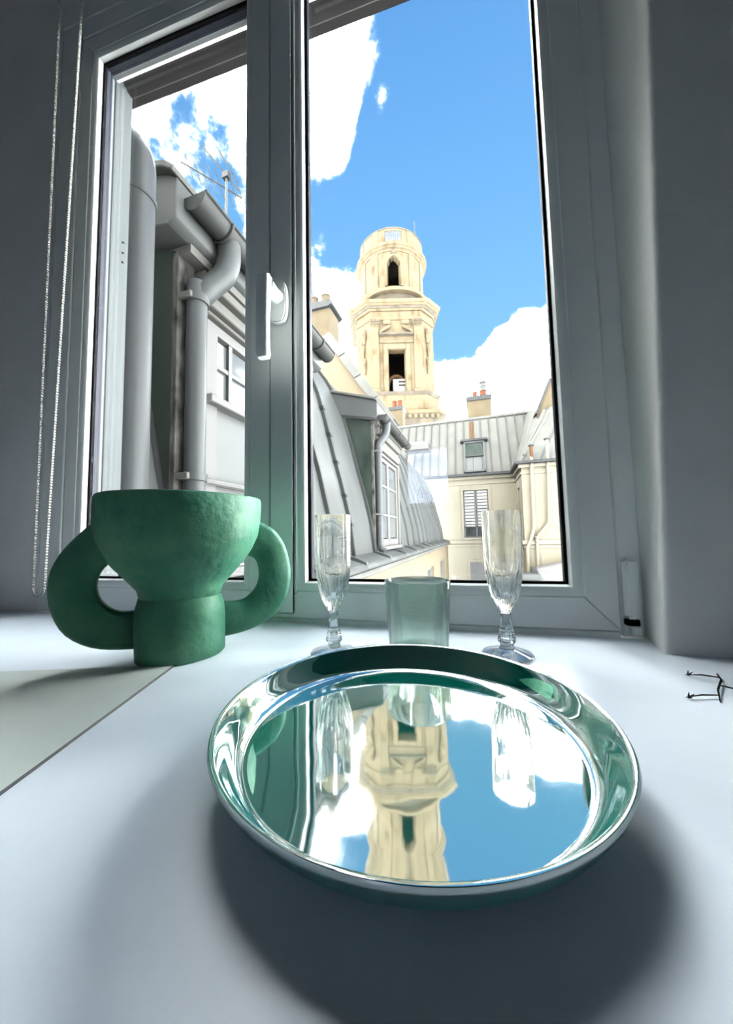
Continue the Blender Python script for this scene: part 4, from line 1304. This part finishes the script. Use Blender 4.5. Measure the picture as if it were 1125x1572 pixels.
def oct_prism(hw0, hw1, ch0, ch1, z0, z1):
    m = MB(TF)
    rows = []
    for hw, ch, z in ((hw0, ch0, z0), (hw1, ch1, z1)):
        rows.append([(UC + u, TC + v, z) for u, v in octa(hw, ch)])
    m.strip(rows, closed=True, cap=True)
    return m


HW, CH = 5.55, 2.05             # belfry half width, corner cut: front face half width = 3.5
# lower stages
oct_prism(5.9, 5.9, 1.9, 1.9, -5, 15.2).build('lower_stage', M['stone'], tw)
dn = oct_prism(6.1, 6.6, 1.2, 1.2, 15.9, 16.5).build('dentil_cornice', M['stone_grey'], tw)
oct_prism(6.0, 6.1, 1.2, 1.2, 15.2, 15.9).build('frieze', M['stone_grey'], tw)
oct_prism(6.75, 6.6, 1.2, 1.2, 16.5, 17.0).build('cornice', M['stone'], tw)
for k in range(15):
    vv = -5.3 + 0.757 * k
    MB(TF).box((UC - 6.55, TC + vv - 0.2, 15.95), (UC - 6.05, TC + vv + 0.2, 16.45)).build('dentil', M['stone'], dn)
oct_prism(6.0, 6.0, 1.9, 1.9, 17.0, 19.3).build('pedestal_stage', M['stone'], tw)
oct_prism(6.05, 6.2, 1.9, 1.9, 19.3, 19.75).build('pedestal_cornice', M['stone_grey'], tw)
# belfry: walls round the open window
WV0, WV1, WZ0, WZ1 = -1.12, 1.16, 19.9, 26.0
FU = UC - HW
fh = HW - CH
m_ = MB(TF)
for (a, b, z0, z1) in ((-fh, WV0, 19.7, 31.3), (WV1, fh, 19.7, 31.3), (WV0, WV1, WZ1, 31.3), (WV0, WV1, 19.7, WZ0)):
    m_.box((FU, TC + a, z0), (FU + 1.1, TC + b, z1))
m_.build('belfry_front', M['stone'], tw)
o8 = octa(HW, CH)
o7 = octa(HW - 1.1, CH - 0.4)
m_ = MB(TF)
for i in range(1, 8):
    j = (i + 1) % 8
    if i == 4:                  # rear face, with its own opening letting a little light in
        pass
    p = [o8[i], o8[j], o7[j], o7[i]]
    m_.hexa([(UC + u, TC + v, 19.7) for u, v in p] + [(UC + u, TC + v, 31.3) for u, v in p])
m_.build('belfry_wall', M['stone'], tw)
oct_prism(HW - 1.12, HW - 1.12, CH - 0.4, CH - 0.4, 30.5, 31.2).build('belfry_ceiling', M['stone_dark'], tw)
m_ = MB(TF)
for i in range(1, 8):
    j = (i + 1) % 8
    o6, o5 = octa(HW - 1.15, CH - 0.42), octa(HW - 1.3, CH - 0.5)
    p = [o6[i], o6[j], o5[j], o5[i]]
    m_.hexa([(UC + u, TC + v, 19.8) for u, v in p] + [(UC + u, TC + v, 30.6) for u, v in p])
m_.build('belfry_lining', M['stone_dark'], tw)
# white louvre box standing in the opening
lv = MB(TF).box((FU + 0.5, TC - 0.55, 19.9), (FU + 1.6, TC + 1.4, 22.0)).build('louvre_box', M['white_paint'], tw)
for zc in (21.1, 21.6):
    MB(TF).box((FU + 0.44, TC + 0.22, zc - 0.09), (FU + 0.52, TC + 1.3, zc + 0.09)).build('louvre', M['stone_dark'], lv)
MB(TF).tube([(FU + 3.0, TC - 1.2 + 1.35 * (1 - math.cos(t)), 21.6 + 2.0 * math.sin(t)) for t in [math.pi * k / 12 for k in range(13)]], 0.28, 8).build('bell_arch', M['rust'], tw)
# window frame mouldings
for (a, b, z0, z1, p) in ((WV0 - 0.75, WV0 - 0.10, 19.75, 26.75, 0.16), (WV1 + 0.10, WV1 + 0.75, 19.75, 26.75, 0.16), (WV0 - 0.10, WV1 + 0.10, 26.05, 26.75, 0.16), (WV0 - 1.2, WV1 + 1.2, 26.95, 27.25, 0.22)):
    MB(TF).box((FU - p, TC + a, z0), (FU, TC + b, z1)).build('window_moulding', M['stone'], tw, bevel=0.04)
# broken pediment above the window
MB(TF).box((FU - 0.62, TC - 2.35, 27.95), (FU, TC + 2.35, 28.20)).build('pediment_ledge', M['stone_grey'], tw, bevel=0.04)
for s in (-1, 1):
    MB(TF).hexa([(FU - 0.5, TC + s * 2.3, 28.2), (FU, TC + s * 2.3, 28.2), (FU, TC + s * 0.9, 29.0), (FU - 0.5, TC + s * 0.9, 29.0),
                 (FU - 0.5, TC + s * 2.3, 28.5), (FU, TC + s * 2.3, 28.5), (FU, TC + s * 0.9, 29.4), (FU - 0.5, TC + s * 0.9, 29.4)]).build('pediment_rake', M['stone'], tw)
    MB(TF).box((FU - 0.35, TC + s * 1.3 - 0.55, 29.6), (FU, TC + s * 1.3 + 0.55, 30.2)).build('scroll_bracket', M['stone'], tw, bevel=0.1)
    # pilasters with carved capitals
    vc = s * 2.95
    MB(TF).box((FU - 0.28, TC + vc - 0.52, 20.3), (FU, TC + vc + 0.52, 29.3)).build('pilaster', M['stone'], tw, bevel=0.05)
    MB(TF).box((FU - 0.40, TC + vc - 0.68, 19.75), (FU, TC + vc + 0.68, 20.3)).build('pilaster_base', M['stone'], tw, bevel=0.08)
    cap = MB(TF)
    cap.hexa([(FU - 0.30, TC + vc - 0.52, 29.3), (FU, TC + vc - 0.52, 29.3), (FU, TC + vc + 0.52, 29.3), (FU - 0.30, TC + vc + 0.52, 29.3),
              (FU - 0.55, TC + vc - 0.80, 30.3), (FU, TC + vc - 0.80, 30.3), (FU, TC + vc + 0.80, 30.3), (FU - 0.55, TC + vc + 0.80, 30.3)])
    cp_ = cap.build('capital', M['stone'], tw)
    for r_ in range(2):
        for k in range(4):
            vv = TC + vc - 0.54 + 0.36 * k + (0.0 if r_ == 0 else 0.02)
            MB(TF).lathe([(0, -0.16), (0.13, -0.12), (0.16, 0.05), (0.08, 0.18), (0, 0.2)], 7, c=(FU - 0.40 - 0.1 * r_, vv, 29.55 + 0.42 * r_)).build('carved_leaf', M['stone_grey'], cp_)
    # sculpted drapery on the cut corners
    ca, cb_ = (o8[0], o8[7]) if s < 0 else (o8[1], o8[2])
    for k, (t_, z0, z1, r_) in enumerate(((0.42, 27.2, 29.3, 0.42), (0.5, 25.0, 27.3, 0.36), (0.40, 22.8, 25.2, 0.24), (0.56, 26.0, 28.4, 0.30))):
        pu_, pv_ = ca[0] + (cb_[0] - ca[0]) * t_, ca[1] + (cb_[1] - ca[1]) * t_
        MB(TF).tube([(UC + pu_ - 0.1, TC + pv_ + s * 0.1, z0), (UC + pu_ - 0.25, TC + pv_ + s * 0.25, (z0 + z1) / 2), (UC + pu_, TC + pv_, z1)], [r_ * 0.4, r_, r_ * 0.7], 8).build('carved_trophy', M['stone'], tw)
# entablature and main cornice
oct_prism(HW + 0.10, HW + 0.10, CH, CH, 30.3, 30.9).build('architrave', M['stone'], tw)
oct_prism(HW + 0.02, HW + 0.02, CH, CH, 30.9, 31.6).build('frieze', M['stone'], tw)
oct_prism(HW + 0.18, HW + 0.30, CH, CH, 31.6, 31.85).build('cornice_bed', M['stone'], tw)
oct_prism(HW + 0.42, HW + 0.55, CH + 0.06, CH + 0.06, 31.85, 32.1).build('cornice_bed', M['stone_grey'], tw)
oct_prism(HW + 0.70, HW + 0.80, CH + 0.1, CH + 0.1, 32.1, 32.35).build('cornice_bed', M['stone'], tw)
oct_prism(HW + 0.92, HW + 1.05, CH + 0.1, CH + 0.1, 32.35, 32.75).build('main_cornice', M['stone'], tw)
# blocking course behind the arch, and the segmental pediment
oct_prism(5.55, 5.2, 2.2, 2.2, 32.75, 34.6).build('attic_stage', M['stone_grey'], tw)
oct_prism(5.1, 4.95, 2.2, 2.2, 34.6, 35.6).build('attic_step', M['stone'], tw)
ar_o, ar_i = [], []
for k in range(21):
    t_ = -1 + 2 * k / 20
    ar_o.append((TC + 4.25 * t_, 32.75 + 2.25 * math.sqrt(max(0.0, 1 - t_ * t_ * 0.97)) - 0.38))
    ar_i.append((TC + 3.85 * t_, 32.75 + 1.75 * math.sqrt(max(0.0, 1 - t_ * t_ * 0.97)) - 0.30))
m_ = MB(TF)
rows = []
for (po, pi_) in zip(ar_o, ar_i):
    rows.append([(FU - 0.9, po[0], po[1]), (FU + 1.2, po[0], po[1]), (FU + 1.2, pi_[0], pi_[1]), (FU - 0.9, pi_[0], pi_[1])])
m_.strip(rows, closed=True, cap=True)
m_.build('arched_pediment', M['stone'], tw, ang=50)
MB(TF).prism([(TC - 3.8, 32.6)] + ar_i + [(TC + 3.8, 32.6)], 0, FU - 0.1, FU + 1.0).build('tympanum', M['stone_grey'], tw)
# round drum with arched opening
RD = 4.75
aw = 1.0 / RD
DZ0, DZ1 = 35.2, 41.3
fa = math.pi                          # angle that faces us: -u direction
n = 72
drum = MB(TF)
rows = []
zs = [35.2, 36.0] + [39.2 + 0.0 * k for k in range(1)] + [39.6, 40.0, 40.3, 40.55] + [41.3]
op = {36.0: 0.95, 39.2: 0.95, 39.6: 0.88, 40.0: 0.68, 40.3: 0.40, 40.55: 0.0}
# ring pieces: for each level band build the wall between the two edges of the opening
def half_open(z):
    if z < 35.95 or z >= 40.55:
        return 0.0
    ks = sorted(op)
    for i in range(len(ks) - 1):
        if ks[i] <= z <= ks[i + 1]:
            t = (z - ks[i]) / (ks[i + 1] - ks[i])
            return op[ks[i]] + (op[ks[i + 1]] - op[ks[i]]) * t
    return 0.0


def ring(z, half, r, n=60):
    a0 = fa + half / RD
    a1 = fa - half / RD + 2 * math.pi
    return [(UC + r * math.cos(a0 + (a1 - a0) * k / n), TC + r * math.sin(a0 + (a1 - a0) * k / n), z) for k in range(n + 1)]


def band(z0, h0, z1, h1):
    o0, o1, i0, i1 = ring(z0, h0, RD), ring(z1, h1, RD), ring(z0, h0, RD - 0.9), ring(z1, h1, RD - 0.9)
    drum.strip([o0, o1])
    drum.strip([i0, i1])
    for k in (0, -1):
        drum.add([o0[k], o1[k], i1[k], i0[k]], [(0, 1, 2, 3)])


band(35.2, 0.0, 36.0, 0.0)
lv_ = [36.0, 39.2, 39.6, 40.0, 40.3, 40.55]
for i in range(5):
    band(lv_[i], op[lv_[i]], lv_[i + 1], op[lv_[i + 1]])
band(40.55, 0.0, 41.3, 0.0)
drum.build('drum', M['stone'], tw, ang=40)
MB(TF).lathe([(0.0, 0), (RD - 0.95, 0), (RD - 0.95, 5.2), (0, 5.2)], 40, c=(UC + 0.6, TC, 36.0), a0=fa - 2.0 + math.pi, a1=fa + 2.0 + math.pi).build('drum_lining', M['stone_dark'], tw)
# moulding round the arched opening
for s in (-1, 1):
    path = [(36.0, 1.12), (38.0, 1.12), (39.2, 1.12), (39.7, 1.04), (40.15, 0.80), (40.5, 0.46), (40.75, 0.0)]
    MB(TF).tube([(UC - (RD + 0.05) * math.cos(s * h / RD), TC + (RD + 0.05) * math.sin(s * h / RD), z) for z, h in path], 0.17, 6).build('arch_moulding', M['stone'], tw)
MB(TF).box((UC - RD - 0.30, TC - 0.35, 40.85), (UC - RD + 0.1, TC + 0.35, 41.35)).build('keystone', M['stone_grey'], tw, bevel=0.1)
# shallow pilaster strips on the drum
for da in (-0.62, 0.62, -1.15, 1.15):
    a_ = fa + da
    rows = []
    for z in (35.3, 41.2):
        rows.append([(UC + r * math.cos(a_ + x), TC + r * math.sin(a_ + x), z) for r, x in ((RD - 0.1, -0.13), (RD + 0.13, -0.13), (RD + 0.13, 0.13), (RD - 0.1, 0.13))])
    m_ = MB(TF)
    m_.strip(rows, closed=True, cap=True)
    m_.build('drum_pilaster', M['stone'], tw)
MB(TF).lathe([(4.2, 0), (RD + 0.12, 0), (RD + 0.18, 0.30), (RD + 0.42, 0.36), (RD + 0.46, 0.56), (RD + 0.72, 0.64), (RD + 0.78, 0.95), (RD + 0.45, 1.12), (RD + 0.10, 1.25), (4.2, 1.25)], 72, c=(UC, TC, 41.25)).build('drum_cornice', M['stone'], tw, ang=20)
# balustrade: solid bays with a pierced bay of balusters facing us
BR = RD + 0.12
bz0, bz1 = 42.5, 44.7
ha = 0.26
m_ = MB(TF)
prof2 = [(BR - 0.35, bz0), (BR, bz0), (BR, bz1), (BR - 0.35, bz1), (BR - 0.35, bz0)]
m_.lathe(prof2, 60, c=(UC, TC, 0), a0=fa + ha, a1=fa - ha + 2 * math.pi)
for a_ in (fa + ha, fa - ha):
    m_.add([(UC + r * math.cos(a_), TC + r * math.sin(a_), z) for r, z in prof2[:4]], [(0, 1, 2, 3)])
m_.build('parapet', M['stone'], tw)
for z0, z1 in ((bz0, bz0 + 0.35), (bz1 - 0.3, bz1)):
    m_ = MB(TF)
    m_.lathe([(BR - 0.35, z0), (BR, z0), (BR, z1), (BR - 0.35, z1), (BR - 0.35, z0)], 12, c=(UC, TC, 0), a0=fa - ha, a1=fa + ha)
    m_.build('parapet_rail', M['stone'], tw)
for k in range(9):
    a_ = fa - ha + 2 * ha * (k + 0.5) / 9
    MB(TF).lathe([(0.10, bz0 + 0.35), (0.13, bz0 + 0.6), (0.08, bz0 + 1.3), (0.12, bz1 - 0.3)], 7, c=(UC + (BR - 0.18) * math.cos(a_), TC + (BR - 0.18) * math.sin(a_), 0)).build('baluster', M['white_paint'], tw)
MB(TF).lathe([(BR - 0.45, 0), (BR + 0.08, 0), (BR + 0.08, 0.16), (BR - 0.45, 0.16), (BR - 0.45, 0)], 72, c=(UC, TC, bz1)).build('parapet_coping', M['stone_grey'], tw)
for da in (-0.55, 0.55, -1.2, 1.2):
    a_ = fa + da
    rows = []
    for z in (bz0, bz1):
        rows.append([(UC + r * math.cos(a_ + x), TC + r * math.sin(a_ + x), z) for r, x in ((BR - 0.1, -0.10), (BR + 0.07, -0.10), (BR + 0.07, 0.10), (BR - 0.1, 0.10))])
    m_ = MB(TF)
    m_.strip(rows, closed=True, cap=True)
    m_.build('parapet_pier', M['stone'], tw)
MB(TF).lathe([(0, 42.5), (4.6, 42.5), (4.6, 42.7), (0, 42.9)], 40, c=(UC, TC, 0)).build('terrace', M['stone_grey'], tw)
MB(TF).tube([(UC - 1.2, TC + 3.75, 42.6), (UC - 1.2, TC + 3.75, 49.2)], 0.06, 5).build('lightning_rod', M['lead'], tw)

bpy.context.view_layer.update()
